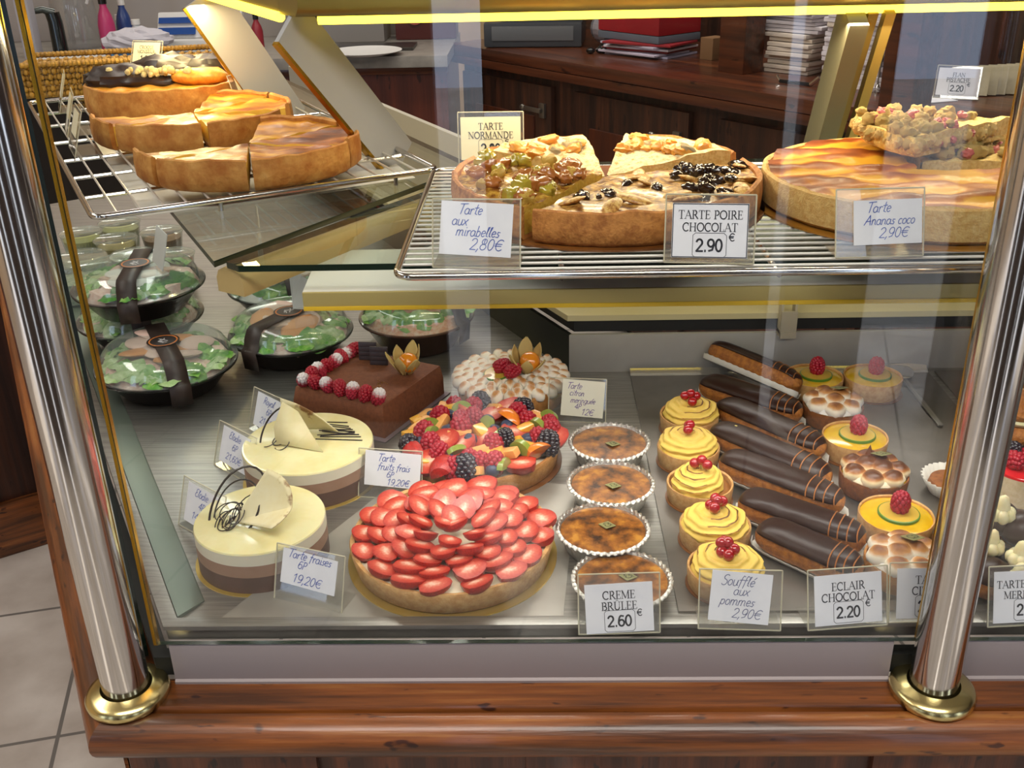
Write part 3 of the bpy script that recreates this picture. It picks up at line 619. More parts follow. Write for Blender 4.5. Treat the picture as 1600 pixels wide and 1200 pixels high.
price_tag('handwritten card half hidden behind the rear three layer cake', base(415, 684), -40, [('Royal', -.002, .01, .009), ('6P', .0, -.002, .008), ('21,60€', .0, -.015, .008)], H_, roll=-2, cw=.052, chh=.043, cx=.0, cy=.03, inkm=blue_ink)
price_tag('printed TARTE POIRE CHOCOLAT card at 2.90 on the front of the rack', base(1107, 412, Z1), -6, dict(t=[('TARTE POIRE', .0095, .0066), ('CHOCOLAT', -.0005, .0066)], p='2.90', py=-.0165), cw=.061, chh=.044, cy=.026, frame=True, roll=0)
price_tag('handwritten tarte aux mirabelles card at 2,80 at the rack front corner', base(744, 419, Z1), -4, [('Tarte', -.006, .0115, .0085), ('aux', -.014, .0025, .0085), ('mirabelles', .001, -.006, .0085), ('2,80€', .008, -.0165, .009)], H_, roll=-3, cw=.059, chh=.043, cy=.031, inkm=blue_ink)
price_tag('handwritten pineapple coconut tart card at 2,90 near the right post', base(1374, 402, Z1), 2, [('Tarte', -.008, .008, .0085), ('Ananas coco', .001, -.002, .0078), ('2,90€', .004, -.0125, .008)], H_, roll=1, cw=.056, chh=.036, cx=.006, cy=.028, inkm=blue_ink)
price_tag('cream TARTE NORMANDE card standing behind the crumble tart', base(768, 266, Z1), -1, dict(t=[('TARTE', .0095, .0070), ('NORMANDE', .0, .0070)], p='2.80', py=-.0155), tilt=8, card=cream_card, cw=.066, chh=.046, cy=.034, h=.062)
price_tag('small cream CROQUE MONSIEUR card leaning on the wicker basket', Vector((-.667, 1.80, .345)), -16, dict(t=[('CROQUE', .009, .0055), ('MONSIEUR', .0015, .0055)], p='1.30', py=-.012), card=cream_card, cw=.052, chh=.04, cy=.026, h=.049, w=.06, tilt=26)
for k, (px, py, yw, lab) in enumerate(((112, 238, -62, 'clear empty price holder left of the cut custard flan, nearest the front'), (103, 207, -65, 'clear empty price holder left of the flans, middle of three'), (92, 172, -66, 'thin clear price holder at the back left of the flans'), (402, 172, 66, 'clear price holder seen edge on behind the middle flan'))):
    price_tag(lab, base(px, py, Z1), yw, [], H_, card=M('blank cream card', '#d9cfae', rough=.8), cw=.05, chh=.03, cy=.036)
SCL = 3.2
# ------------------------------------------------------------------ pastry and fruit
crust = M('baked shortcrust', '#c48a4a', '#b0763a', scale=40, rough=.7, bump=.4, bscale=160, sss=.1)
crust_pale = M('pale shortcrust', '#d2a468', '#bf8c50', scale=45, rough=.7, bump=.3, bscale=170, sss=.1)
crust_dark = M('dark shortcrust', '#8e5426', '#75421d', scale=45, rough=.65, bump=.3, bscale=170)
cream = M('custard cream', '#efe2c4', rough=.5, sss=.2)
straw_cut = MA('cut strawberry', [(0, '#8f120c'), (.3, '#b42a1a'), (.62, '#c94e38'), (.82, '#d8856c'), (1, '#e6bca4')], rough=.4, sss=.08, coat=.15, nscale=5, namp=.6)
straw_skin = M('strawberry skin', '#9c0d08', '#bd1a0d', scale=3, rough=.35, coat=.2, bump=.3, bscale=5, sss=.1)
rasp = M('raspberry', '#b3122c', '#8f0a20', scale=120, rough=.4, sss=.25)
rasp_dust = MA('sugar dusted raspberry', [(0, '#9c1028'), (.3, '#b52a40'), (.44, '#ded2d2'), (1, '#f1eeee')], rough=.8, nscale=420, namp=.5)
black = M('blackberry', '#15101c', '#241827', scale=90, rough=.22, coat=.5)
blue = M('blueberry', '#20253f', '#39435f', scale=90, rough=.4)
mango = M('mango', '#e8a02a', '#f0b84a', scale=60, rough=.28, sss=.25, coat=.5)
melon = M('melon', '#eaa055', '#f2b873', scale=60, rough=.28, sss=.25, coat=.5)
kiwi = M('kiwi', '#76882a', '#94a046', scale=140, rough=.3, sss=.2, coat=.5)
apricot = M('apricot', '#dc6a18', '#e88a2c', scale=60, rough=.25, sss=.2, coat=.6)
redcur = M('redcurrant', '#b4101a', '#98080f', scale=60, rough=.15, sss=.2, coat=.8)
physm = M('physalis husk', '#cdb574', '#b0924a', scale=60, rough=.6, lo=.35, hi=.7, stretch=(1, 1, .3))
physb = M('physalis berry', '#e88a1a', rough=.2, coat=.6)
lime_f = M('lime flesh', '#dab44a', '#cfa83a', scale=160, rough=.25, coat=.5, sss=.2)
lime_r = M('lime rind', '#4f7d22', rough=.35)
mering = MA('toasted meringue', [(0, '#f1ebe2'), (.55, '#efe2cc'), (.74, '#c48a4e'), (.9, '#8a5226'), (1, '#5d3214')], rough=.5, nscale=130, namp=.22, sss=.1)
choc_glaze = M('dark chocolate glaze', '#2b140c', rough=.36, spec=.35)
choc_dark = M('dark chocolate', '#1d110d', rough=.35)
choux = M('choux pastry', '#b5722c', '#8f5320', scale=45, rough=.6, bump=.6, bscale=110, c3='#c98b3e', sss=.08)
caramel = M('caramel icing', '#a8662e', rough=.4)
choc_cake = M('cocoa mousse', '#7a4527', '#6b3a1f', scale=60, rough=.75, bump=.2, bscale=300)
lemon = M('lemon curd', '#e0b414', '#d6a60c', scale=20, rough=.2, coat=.6, sss=.2)
foil = M('crimped foil', '#d9d7d0', rough=.28, metal=.9, bump=.5, bscale=220)
brulee = M('burnt caramel', '#2c1507', '#8f5417', scale=16, rough=.3, coat=.3, lo=.36, hi=.54, c3='#b87e2c', det=9)
apple_cream = MA('toasted apple cream', [(0, '#e0bb4a'), (.5, '#e6c45c'), (.7, '#cf9a3c'), (.85, '#5a3614')], rough=.6, nscale=160, namp=.3, sss=.1)
doily = M('white paper case', '#d8d3c8', rough=.8)
chip = M('gold green plaque', '#a9a873', rough=.3, metal=.5); chip_ink = M('plaque scroll', '#5e5c38', rough=.5)

SCL = 1.
def rasp_mesh(b):
    ph = 0
    for i in range(8):
        a = radians(10 + i * 19); zz = cos(a) * .95; rr = sin(a) ** .8; n = max(1, int(round(2 * pi * rr / .62)))
        ph += pi / max(3, n)
        for k in range(n):
            q = 2 * pi * k / n + ph; s_ = .3
            c = (rr * .75 * cos(q), rr * .75 * sin(q), zz + .05)
            t = max(0, c[2]) * .55 + .12
            b.t = t; b.ball(c, .27, 8, 6)
    b.t = 0
    b.ball((0, 0, -.0), (.74, .74, .95), 10, 7)
def m_rasp(): return cached('raspberry', rasp_mesh, ang=80)
def raspberry(p, loc, r=.0075, rot=(0, 0, 0), mt=None, name='raspberry', lab=None):
    o = link(name, m_rasp(), mt or rasp, p, loc, rot, (r, r, r * 1.12))
    if lab: o['label'] = lab
    return o
def half_mesh(b):
    """half strawberry, cut face up, tip towards +x"""
    N = 16; prof = []
    for i in range(N + 1):
        u = i / N; x = -.9 + 1.95 * u; w = .86 * (sin(pi * min(1, u * .86 + .12)) ** .6) * (1 - .1 * u) if 0 < u < 1 else 0
        prof.append((x, max(w, .02)))
    o = len(b.v); K = 7
    for x, w in prof:
        for k in range(K + 1): a = pi + pi * k / K; b.av((x, w * cos(a), w * .9 * sin(a)), .01)
    b.cur = 0
    for i in range(N):
        for k in range(K): q = o + i * (K + 1) + k; b.af((q, q + 1, q + K + 2, q + K + 1))
    b.cur = 1; o = len(b.v); J = 8
    for i, (x, w) in enumerate(prof):
        for j in range(J + 1):
            v = -1 + 2 * j / J; core = max(0, 1 - abs(v) * 1.6) * max(0, 1 - abs(x + .15) * 1.05)
            edge = 1 - max(abs(v), abs(x - .07) / .98) ** 3
            b.av((x, w * v, .03 * core), .15 + .4 * edge + .55 * core)
    for i in range(N):
        for j in range(J): q = o + i * (J + 1) + j; b.af((q, q + J + 1, q + J + 2, q + 1))
def half(p, loc, s, eul, name='strawberry_half'):
    return link(name, cached('strawberry_half', half_mesh, ang=35), [straw_skin, straw_cut], p, loc, eul, (s, s, s * .95))
def tart_shell(t, R, h, mt, wall=.0045, fillz=None, fill=None, n=64, fname='filling', flare=.92, key=None):
    b = MB(); f = lambda r, z, a, k: (r * (1 + .008 * nz(cos(a) * 2, sin(a) * 2, R * 50)), z + (.03 * h * nz(cos(a) * 3, sin(a) * 3, 5 + R * 30) if k in (3, 4, 5) else 0))
    b.lathe([(0, .0006), (R * flare, .0006), (R * (flare + .03), .003), (R * .992, h * .9), (R - wall * .3, h), (R - wall, h * .96), (R - wall * 1.15, h * .6), (0, h * .6)], n, fn=f)
    b.build('crust', mt, t)
    if fill:
        fz = fillz or h * .9; b = MB(); b.lathe([(R - wall * 1.05, fz - .002), (R * .8, fz), (R * .4, fz + .0006), (0, fz + .0008)], n); b.build(fname, fill, t)
def card_disc(t, R, mt=gold_card, th=.0012):
    b = MB(); b.lathe([(0, 0), (R, 0), (R, th), (0, th)], 64); b.build('cake_card', mt, t, ang=30)

# strawberry tart -----------------------------------------------------
t = thing('strawberry_tart', 'round tart covered in glazed strawberry halves at the front of the tray', 'tart', Vector((-.088, .855, .0014)))
card_disc(t, .1045); R = .102; o = Vector((0, 0, .0012))
tart_shell(t, R, .026, crust_pale, .006, .022, cream)
rg = random.Random(3)
for (rad, n, s, zz, tl) in ((.0885, 17, .0165, .0300, 13), (.0725, 15, .0160, .0325, 14), (.0575, 12, .0155, .0345, 15), (.044, 11, .015, .0375, 17), (.029, 7, .0145, .0395, 24)):
    for k in range(n):
        a = 2 * pi * k / n + rad * 40 + rg.uniform(-.05, .05); r_ = rad + rg.uniform(-.003, .003)
        side = rad > .05
        # outer rings lie along the rim, inner rings point outwards like petals
        q_ = (a + pi / 2 + rg.uniform(-.45, .55)) if side else a + rg.uniform(-.3, .3)
        eu = (radians(-rg.uniform(-4, 18)), radians(rg.uniform(-8, 8)), q_) if side else (radians(rg.uniform(-12, 12)), radians(-tl + rg.uniform(-8, 8)), q_)
        half(t, (r_ * cos(a), r_ * sin(a), zz + rg.uniform(-.001, .001)), s * rg.uniform(.88, 1.1), eu)
for a in (1.3, 3.6, 5.3): half(t, (.006 * cos(a), .006 * sin(a), .0425), .0140, (radians(-14), radians(-22), a + .9))

# fruit shapes ---------------------------------------------------------
def m_chunk(): return cached('fruit_chunk', lambda b: b.box((0, 0, 0), (2, 1.25, 1.1), bev=.22), ang=60)
def m_blue():
    def f(b): b.ball((0, 0, 0), 1, 14, 9, fn=lambda d: 1 - .22 * max(0, d.z - .86) * 7)
    return cached('blueberry', f)
def m_kiwi():
    def f(b): b.prism([(cos(pi * i / 12), sin(pi * i / 12)) for i in range(13)], -.18, .18)
    return cached('kiwi', f)
def fruit(kind, p, loc, s, rg):
    e = (rg.uniform(-.5, .5), rg.uniform(-.5, .5), rg.uniform(0, 6.28))
    if kind == 'r': return raspberry(p, loc, .0098 * s, e)
    if kind == 's': return half(p, loc, .0165 * s, (e[0], e[1] - .2, e[2]))
    if kind == 'S': return link('strawberry_quarter', cached('strawberry_half', half_mesh, ang=35), [straw_skin, straw_cut], p, loc, (2.2 + e[0], e[1], e[2]), .016 * s)
    if kind == 'b': return link('blackberry', m_rasp(), black, p, loc, e, (.0095 * s,) * 3)
    if kind == 'u': return link('blueberry', m_blue(), blue, p, loc, e, .0066 * s)
    if kind == 'm': return link('mango_cube', m_chunk(), mango, p, loc, e, .0078 * s)
    if kind == 'o': return link('melon_piece', m_chunk(), melon, p, loc, (e[0] * 1.4, e[1], e[2]), (.0112 * s, .0078 * s, .0078 * s))
    if kind == 'k': return link('kiwi_piece', m_kiwi(), kiwi, p, loc, (1.2 + e[0], e[1], e[2]), (.0105 * s, .0105 * s, .016 * s))
    if kind == 'a': return link('apricot_wedge', cached('strawberry_half', half_mesh, ang=35), [apricot, apricot], p, loc, (2.6 + e[0], e[1], e[2]), .0135 * s)
t = thing('fruit_tart', 'round tart piled with mixed fruit behind the strawberry tart', 'tart', Vector((-.069, 1.05, .0004)))
card_disc(t, .0955, board); tart_shell(t, .0945, .027, crust, .006, .022, cream)
rg = random.Random(11); pts = []
key = [(620 + 12, 690, 'b'), (640, 668, 'm'), (648, 716, 'm'), (640, 700, 'S'), (672, 665, 'k'), (672, 690, 'r'), (692, 688, 's'), (718, 680, 'o'), (674, 643, 'u'), (686, 650, 'r'), (665, 640, 'o'), (688, 628, 'o'), (700, 672, 'u'), (702, 645, 'u'),
       (752, 625, 'b'), (772, 635, 'o'), (800, 630, 'o'), (818, 638, 'b'), (836, 642, 'o'), (795, 658, 'a'), (770, 648, 's'), (790, 688, 'b'), (775, 683, 'k'), (808, 690, 'm'), (806, 674, 's'), (752, 676, 'm'), (736, 730, 'o'), (722, 740, 'b'), (775, 740, 'u'), (788, 722, 'k'), (772, 718, 'r'),
       (822, 722, 's'), (860, 688, 'b'), (862, 665, 'r'), (842, 680, 'r'), (826, 655, 'r'), (680, 732, 'S'), (672, 712, 's'), (702, 712, 'u'), (714, 705, 'k'), (732, 712, 'r'), (748, 700, 'o'), (735, 688, 'u'), (722, 660, 'r'), (742, 655, 'r'), (762, 660, 'u'), (758, 668, 'k'), (828, 690, 'm'), (846, 702, 'a'), (722, 640, 'k'), (735, 640, 's'), (840, 662, 'k'), (824, 682, 'u'), (716, 654, 'm'), (748, 716, 'r'), (706, 728, 'r')]
for px, py, kd in key:
    q = G(px, py, .042) - t.location; rr = hypot(q.x, q.y)
    if rr > .084: q.x *= .084 / rr; q.y *= .084 / rr; rr = .084
    pts.append((q.x, q.y, kd))
for k in range(400):
    if len(pts) > 84: break
    a = rg.uniform(0, 6.28); r_ = .086 * rg.random() ** .5; x, y = r_ * cos(a), r_ * sin(a)
    if min(hypot(x - p[0], y - p[1]) for p in pts) > .0125: pts.append((x, y, rg.choice('rrsumok')))
for x, y, kd in pts:
    rr = hypot(x, y); z = .030 + .012 * (1 - (rr / .09) ** 2) + (.004 if kd in 'bsa' else .002 * rg.random())
    fruit(kd, t, (x, y, z), rg.uniform(1.12, 1.36) * (1.15 if (kd == 'b' and rr > .06) else 1), rg)

# physalis / lime
def husk(b, closed=.0):
    for k in range(6):
        a0 = 2 * pi * k / 6
        def fn(u, v, a0=a0, k=k):
            w = .55 * sin(pi * min(.97, .12 + u * .86)) ** .8; a = a0 + (v - .5) * w * 1.9
            r = (.35 + .75 * sin(pi * .55 * u) + .35 * u * u * (k % 2 - .2) * (1 - closed)) ; z = 2.1 * u * (1 - .06 * k % 3)
            return (r * cos(a), r * sin(a), z + .08 * sin(12 * v))
        b.grid(9, 5, fn)
def physalis(p, loc, s, rz=0, closed=0, tilt=0, big=1):
    h = link('physalis_husk', cached('husk%g' % closed, lambda b: husk(b, closed)), physm, p, loc, (tilt, 0, rz), s)
    sol = h.modifiers.new('thick', 'SOLIDIFY'); sol.thickness = .06
    if not closed: link('physalis_berry', cached('berry', lambda b: b.ball((0, 0, 0), 1, 14, 10)), physb, h, (.15, -.25, .95), None, .72)
    return h
def lime(p, loc, r, rot=(0, 0, 0)):
    q = link('lime_slice', cached('lime', lambda b: b.lathe([(0, 0), (.95, 0), (.95, .14), (0, .16)], 32)), lime_f, p, loc, rot, r)
    link('lime_rind', cached('rind', lambda b: b.lathe([(.945, -.01), (1, -.01), (1, .12), (.945, .145), (.945, -.01)], 32)), lime_r, q)
    return q

# lemon meringue tart ----------------------------------------------------
t = thing('lemon_meringue_tart', 'round toasted meringue tart with raspberries and physalis by the back wall', 'tart', Vector((-.036, 1.2165, .0004)))
tart_shell(t, .073, .03, crust, .004, .027, lemon)
b = MB(); rg = random.Random(5)
for rad, n in ((.068, 24), (.056, 20), (.0445, 16), (.033, 12), (.021, 7), (.008, 3)):
    for k in range(n):
        a = 2 * pi * k / n + rad * 31; sz = rg.uniform(.0075, .009)
        c = (rad * cos(a), rad * sin(a), .030)
        R3 = rotz(a + rg.uniform(-.5, .5)) @ Matrix.Rotation(rg.uniform(.1, .5), 3, 'Y')
        b.ball(c, (sz * 1.35, sz * .95, sz * .95), 11, 8, R3, fn=lambda d: 1 + .3 * max(0, d.z) ** 3, tfn=lambda d: max(0, .16 + .66 * max(0, d.z) ** 3 + .36 * max(0, d.x) ** 2 * (d.z > 0)))
b.build('meringue', mering, t, ang=80)
lime(t, (-.018, -.010, .0385), .017, (.15, -.1, 0)); lime(t, (-.002, .008, .041), .016, (-.2, .3, 1))
raspberry(t, (-.012, -.008, .049), .0098, (.3, 1.2, .4)); raspberry(t, (.002, -.02, .047), .0098, (.9, .6, 1))
physalis(t, (.018, -.002, .037), .019, .6, 0, .2)

# cocoa mousse cake --------------------------------------------------------
t = thing('chocolate_cake', 'rectangular cocoa dusted chocolate cake edged with raspberries and topped by physalis', 'cake', Vector((-.19, 1.10, .0006)), 0)
A = Vector((.45, .893, 0)).normalized(); B = Vector((-.893, .45, 0)).normalized(); la, lb, hh = .142, .138, .044
T4 = Matrix((( A.x, B.x, 0, 0), (A.y, B.y, 0, 0), (0, 0, 1, 0), (0, 0, 0, 1)))
b = MB(); c = .008
ring = lambda x0, x1, y0, y1, z: [(x0, y0, z), (x1, y0, z), (x1, y1, z), (x0, y1, z)]
vs = ring(.002, la, 0, lb, .0014) + ring(.002, la, 0, lb, hh * .55) + ring(.006, la - .004, .002, lb - .003, hh * .97) + ring(.009, la - .007, .005, lb - .006, hh)
b.mesh(vs, [(3, 2, 1, 0), (12, 13, 14, 15)] + [(4 * k + i, 4 * k + (i + 1) % 4, 4 * k + 4 + (i + 1) % 4, 4 * k + 4 + i) for k in range(3) for i in range(4)], T4); b.build('mousse', choc_cake, t, ang=60)
b = MB(); b.mesh(ring(-.006, la + .006, -.006, lb + .006, 0) + ring(-.006, la + .006, -.006, lb + .006, .0012), [(3, 2, 1, 0), (4, 5, 6, 7)] + [(i, (i + 1) % 4, 4 + (i + 1) % 4, 4 + i) for i in range(4)], T4); b.build('cake_card', M('mauve cake card', '#8d7f86', rough=.3, metal=.4), t)
loc = lambda u, v, z=hh: tuple(T4 @ Vector((u, v, z)))
k = 0
for i in range(7):
    v = .012 + i * (lb - .024) / 6; d = i % 2 == 0
    raspberry(t, loc(.012, v, hh + .0065), .0092, (.1 * i, .3, i), rasp_dust if d else rasp, lab='sugar dusted raspberry' if d else None)
for i in range(1, 8):
    u = .012 + i * (la - .03) / 7; d = i % 2 == 0
    raspberry(t, loc(u, lb - .012, hh + .0065), .0092, (.2 * i, .2, i * 2), rasp_dust if d else rasp, lab='sugar dusted raspberry' if d else None)
for k, (u, v) in enumerate(((.105, .075), (.112, .098))):
    b = MB(); b.box((0, 0, .0125), (.024, .0035, .025), bev=.0008)
    for i in range(4): b.box((0, -.0022, .0035 + i * .006), (.021, .0014, .0046), bev=.0006)
    q = b.build('chocolate_square', M('grey bloomed chocolate', '#3b3236', rough=.35), t, loc=loc(u, v, hh - .0005), rot=(radians(-8), 0, radians(-6)))
physalis(t, loc(.098, .028, hh - .001), .0185, .2)
b = MB()
for k in range(26): q = loc(.05 + rg.uniform(-.014, .014), .04 + rg.uniform(-.01, .01), hh + .0004); b.box(q, (.0016, .0008, .0005), rotz(rg.uniform(0, 6)))
b.build('gold_flakes', M('gold leaf', '#b98a3a', rough=.3, metal=.8), t)['kind'] = 'stuff'

# three layer white cakes --------------------------------------------------
lay_d = M('dark mousse layer', '#5c4238', '#503930', scale=50, rough=.6); lay_m = M('milk mousse layer', '#9c7a64', '#937059', scale=50, rough=.6)
lay_w = M('ivory mousse layer', '#ded5bd', rough=.5, sss=.2); glaze = M('ivory glaze', '#e9e0ae', '#e3d69a', scale=25, rough=.16, coat=.6, sss=.2)
plate_c = M('white chocolate plaque', '#ddd1a6', '#d5c795', scale=30, rough=.5, sss=.2)
plate_d = MA('dusted white chocolate', [(0, '#e0d6b0'), (.45, '#dccd9c'), (.62, '#8a6238'), (1, '#6a4422')], rough=.5, nscale=130, namp=.9)
def curl_line(b, rg, c, r, a0, a1, lift, n=26, w=.0007, tilt=0):
    pts = []
    for i in range(n + 1):
        a = a0 + (a1 - a0) * i / n; rr = r * (1 + .12 * sin(a * 1.7)); pts.append(Vector(c) + Vector((rr * cos(a), rr * sin(a) * cos(tilt), lift * (1 + sin(a + 1.2)) + rr * sin(a) * sin(tilt))))
    b.tube(pts, w, 5)
def layer_cake(loc, R, label, front):
    t = thing('three_layer_cake', label, 'cake', loc, group='ivory three layer cakes'); h = .046
    b = MB(); b.lathe([(0, 0), (R + .004, 0), (R + .004, .001), (0, .001)], 64); b.build('cake_card', gold_card, t, ang=30)
    for nm, z0, z1, mt in (('dark_layer', .001, .019, lay_d), ('milk_layer', .019, .032, lay_m), ('ivory_layer', .032, h - .002, lay_w)):
        b = MB(); b.lathe([(0, z0), (R, z0), (R, z1), (0, z1)], 72); b.build(nm, mt, t, ang=30)
    b = MB(); b.lathe([(R, h - .002), (R - .0008, h - .0004), (R - .003, h), (0, h + .0004)], 72); b.build('glaze', glaze, t)
    rg = random.Random(4 if front else 9)
    if front:
        def fan2(u, v):
            a = radians(-38 + 100 * u); r = .064 * v; X_, Z_ = r * cos(a), r * sin(a); zp = max(0, Z_)
            return (-.028 + X_ * .92 + zp * .12, -.006 - X_ * .10 + zp * .34 + min(0, Z_) * .75 + .006 * sin(3 * u) * v, .004 + .012 * v + zp * .62 + .004 * sin(2.4 * u + .4) * v)
        b = MB(); b.grid(16, 10, fan2, lambda u, v: .05 + .55 * max(0, v - .55) * 2 * (1 - abs(u - .55)))
        q = b.build('chocolate_fan', plate_d, t, loc=(.006, -.006, h)); q.modifiers.new('thick', 'SOLIDIFY').thickness = .0012
        b = MB(); c = (-.026, -.008, h + .002)
        curl_line(b, rg, (-.022, 0, h + .004), .03, .3, 6.0, .012, tilt=.75, w=.0012); curl_line(b, rg, (-.024, .002, h + .002), .024, -.6, 5.2, .007, tilt=.9, w=.0009)
        for k in range(12): curl_line(b, rg, (c[0] + rg.uniform(-.012, .016), c[1] + rg.uniform(-.01, .012), h + .0015), rg.uniform(.005, .016), rg.uniform(0, 6), rg.uniform(6, 11), rg.uniform(.001, .006), w=.0006, tilt=rg.uniform(-.1, .7))
        b.build('chocolate_curls', choc_dark, t)
    else:
        def plq(u, v): return (-.036 + .034 * u + .014 * v * (1 - u) * 0 + .026 * v, -.004 - .020 * v + .006 * sin(pi * u), .044 * (1 - v) * (.35 + .65 * sin(pi * (.18 + .6 * u))) + .003 * sin(pi * u))
        b = MB(); b.mesh([(-.034, -.014, .004), (.022, -.03, .0005), (-.026, .006, .046), (-.008, .0, .036), (.006, -.014, .018), (-.036, -.006, .02)], [(0, 1, 4), (0, 4, 3, 5), (5, 3, 2)])
        q = b.build('chocolate_cone_front', plate_c, t, loc=(.0, .004, h), ang=70); s_ = q.modifiers.new('thick', 'SOLIDIFY'); s_.thickness = .0014
        b = MB(); b.grid(12, 8, lambda u, v: (-.03 + .062 * u, .016 - .026 * u * v + .008 * sin(pi * u), .003 + .044 * v * (1 - .55 * u) ** 1.0), lambda u, v: .05 + .75 * (1 - abs(u - .5) * 2) * v * .9)
        q = b.build('chocolate_cone_back', plate_d, t, loc=(.0, .002, h)); q.modifiers.new('thick', 'SOLIDIFY').thickness = .0012
        b = MB()
        curl_line(b, rg, (-.03, .002, h + .003), .026, 1.2, 5.2, .008, tilt=.8, w=.0011)
        for k in range(5): curl_line(b, rg, (-.034 + rg.uniform(-.01, .01), .004 + rg.uniform(-.016, .01), h + .0015), rg.uniform(.006, .012), rg.uniform(0, 6), rg.uniform(6, 9), .003, w=.0006, tilt=rg.uniform(0, .7))
        b.build('chocolate_curls', choc_dark, t)
        b = MB()
        for k in range(9): y = .006 + k * .005; b.tube([(.008 + .004 * (k % 2), y + rg.uniform(-.003, .003), h + .0008), (.062 - .003 * k, y + rg.uniform(-.003, .003) - .004, h + .0008)], .0007, 5)
        b.tube([(.01, .034, h + .001), (.05, .018, h + .0012), (.012, .012, h + .001)], .001, 5); b.build('chocolate_lines', choc_dark, t)
    return t
q1 = G(481, 690, .046); q2 = G(406, 808, .046)
layer_cake(Vector((q1.x, q1.y, 0)), .0735, 'larger ivory layer cake behind, topped with a folded white chocolate cone', False)
layer_cake(Vector((q2.x, q2.y, 0)), .0645, 'smaller ivory layer cake in front, topped with tangled dark chocolate curls', True)

# creme brulee ------------------------------------------------------------
def plaque(p, loc, rot, s=.0075):
    q = link('plaque', cached('plaque', lambda b: b.box((0, 0, 0), (2, 2, .1), bev=.04)), chip, p, loc, rot, s)
    def sc(b):
        b.ribbon(E_(-.25, .05, .35, .5, 40, 330, 12), .16, .06); b.ribbon(E_(.35, -.05, .3, .42, 200, 500, 12), .16, .06); b.ribbon([(-.6, -.6), (.6, -.65)], .12, .06)
    link('scroll', cached('scroll', sc, smooth=False), chip_ink, q)
for k, (px, py, lab) in enumerate(((952, 689, 'foil dish of creme brulee furthest back, nearest the lemon meringue card'), (954.5, 753, 'second foil dish of creme brulee from the back'), (942, 824, 'third foil dish of creme brulee, left of the row'), (972, 898, 'front foil dish of creme brulee behind its 2.60 price card'))):
    q = G(px, py, .024); t = thing('creme_brulee', lab, 'creme brulee', Vector((q.x, q.y, .0015)), k * .9, 'creme brulee in foil dishes'); t.scale = (.94, .94, .94 if k < 3 else .78)
    b = MB()
    def fn(r, z, a, kk): return (r * (1 + .014 * sin(a * 44) * (1 if 0 < kk < 5 else 0)), z + (.0009 * sin(a * 44) if kk in (3, 4, 5) else 0))
    b.lathe([(0, 0), (.039, 0), (.0462, .0225), (.0468, .0245), (.0503, .0237), (.0506, .0225), (.0478, .0232)], 192, fn=fn); b.build('foil_dish', foil, t, ang=80)
    b = MB(); b.lathe([(.0452, .021), (.03, .0218), (0, .0222)], 48); b.build('caramel_top', brulee, t)
    plaque(t, (.004 * (-1) ** k, -.006, .0235), (.12, .1, 2.2 - k * .9), .0068)

# apple souffle tartlets -----------------------------------------------------
def swirl(b):
    ph = 0
    def f(u, v):
        a = 2 * pi * u; rr = .0335 * sin(pi / 2 * v); z = .0195 * cos(pi / 2 * v) ** .8 if v < 1 else 0
        tw = a + 3.2 * v * 2; rdg = sin(5 * v * 6.28 + a * 1.0); k = 1 + .03 * rdg + .10 * nz(cos(a) * 2, sin(a) * 2, v * 4) + .03 * nz(cos(a) * 7, sin(a) * 7, v * 16)
        return (rr * k * cos(a), rr * k * sin(a), z * (1 + .05 * rdg) + .001)
    def tf(u, v):
        a = 2 * pi * u; rdg = sin(5 * v * 6.28 + a); return .25 + .66 * max(0, rdg) ** 5 * (1 if cos(a * 1 + .6) > .1 else .35) + .25 * (1 - v)
    b.grid(72, 40, f, tf)
def currants(p, loc, n, rg):
    sp = [(0, 0, .013), (.006, .002, .009), (-.006, .001, .010), (.001, -.006, .006), (-.003, -.004, .012), (.007, -.004, .006)]
    for k in range(n):
        x, y, z = sp[k]; link('redcurrant', cached('berry', lambda b: b.ball((0, 0, 0), 1, 14, 10)), redcur, p, (loc[0] + x * 1.15, loc[1] + y * 1.15, loc[2] + z * 1.1 + .001), None, .0057)
    b = MB(); b.tube([(loc[0], loc[1], loc[2]), (loc[0] + .001, loc[1], loc[2] + .012), (loc[0] + .004, loc[1] + .002, loc[2] + .015)], .0005, 5); b.build('stem', M('green stem', '#7d7a32', rough=.6), p)
for k, ((px, py), n, lab) in enumerate((((1077, 650), 4, 'apple souffle tartlet furthest back with four redcurrants'), ((1075.5, 700), 3, 'second apple souffle tartlet from the back, smooth golden cream'), ((1093.5, 757), 3, 'third apple souffle tartlet from the back with its crust floor showing'), ((1117, 822), 5, 'fourth apple souffle tartlet from the back with dark scorched ridges'), ((1133, 889), 6, 'front apple souffle tartlet just behind its handwritten card'))):
    q = G(px, py, .020); t = thing('apple_tartlet', lab, 'tartlet', Vector((q.x, q.y, .0026)), k * 1.3, 'apple souffle tartlets'); rg = random.Random(k)
    b = MB(); b.lathe([(0, 0), (.0365, 0), (.0365, .0006), (0, .0006)], 40); b.build('paper_base', board, t, ang=30)
    tart_shell(t, .0362, .021, crust_pale, .0028, .016, M('apple filling', '#8f5a22', rough=.4), 48)
    link('cream_swirl', cached('swirl', swirl, ang=80), apple_cream, t, (.002, .001, .0165), (0, 0, k * .8), (1 - .08 * (k == 2), 1 - .2 * (k == 2), 1.05))
    rr = rotz(-k * 1.3) @ Vector((.0, -.002, .0335)); currants(t, rr, n, rg)

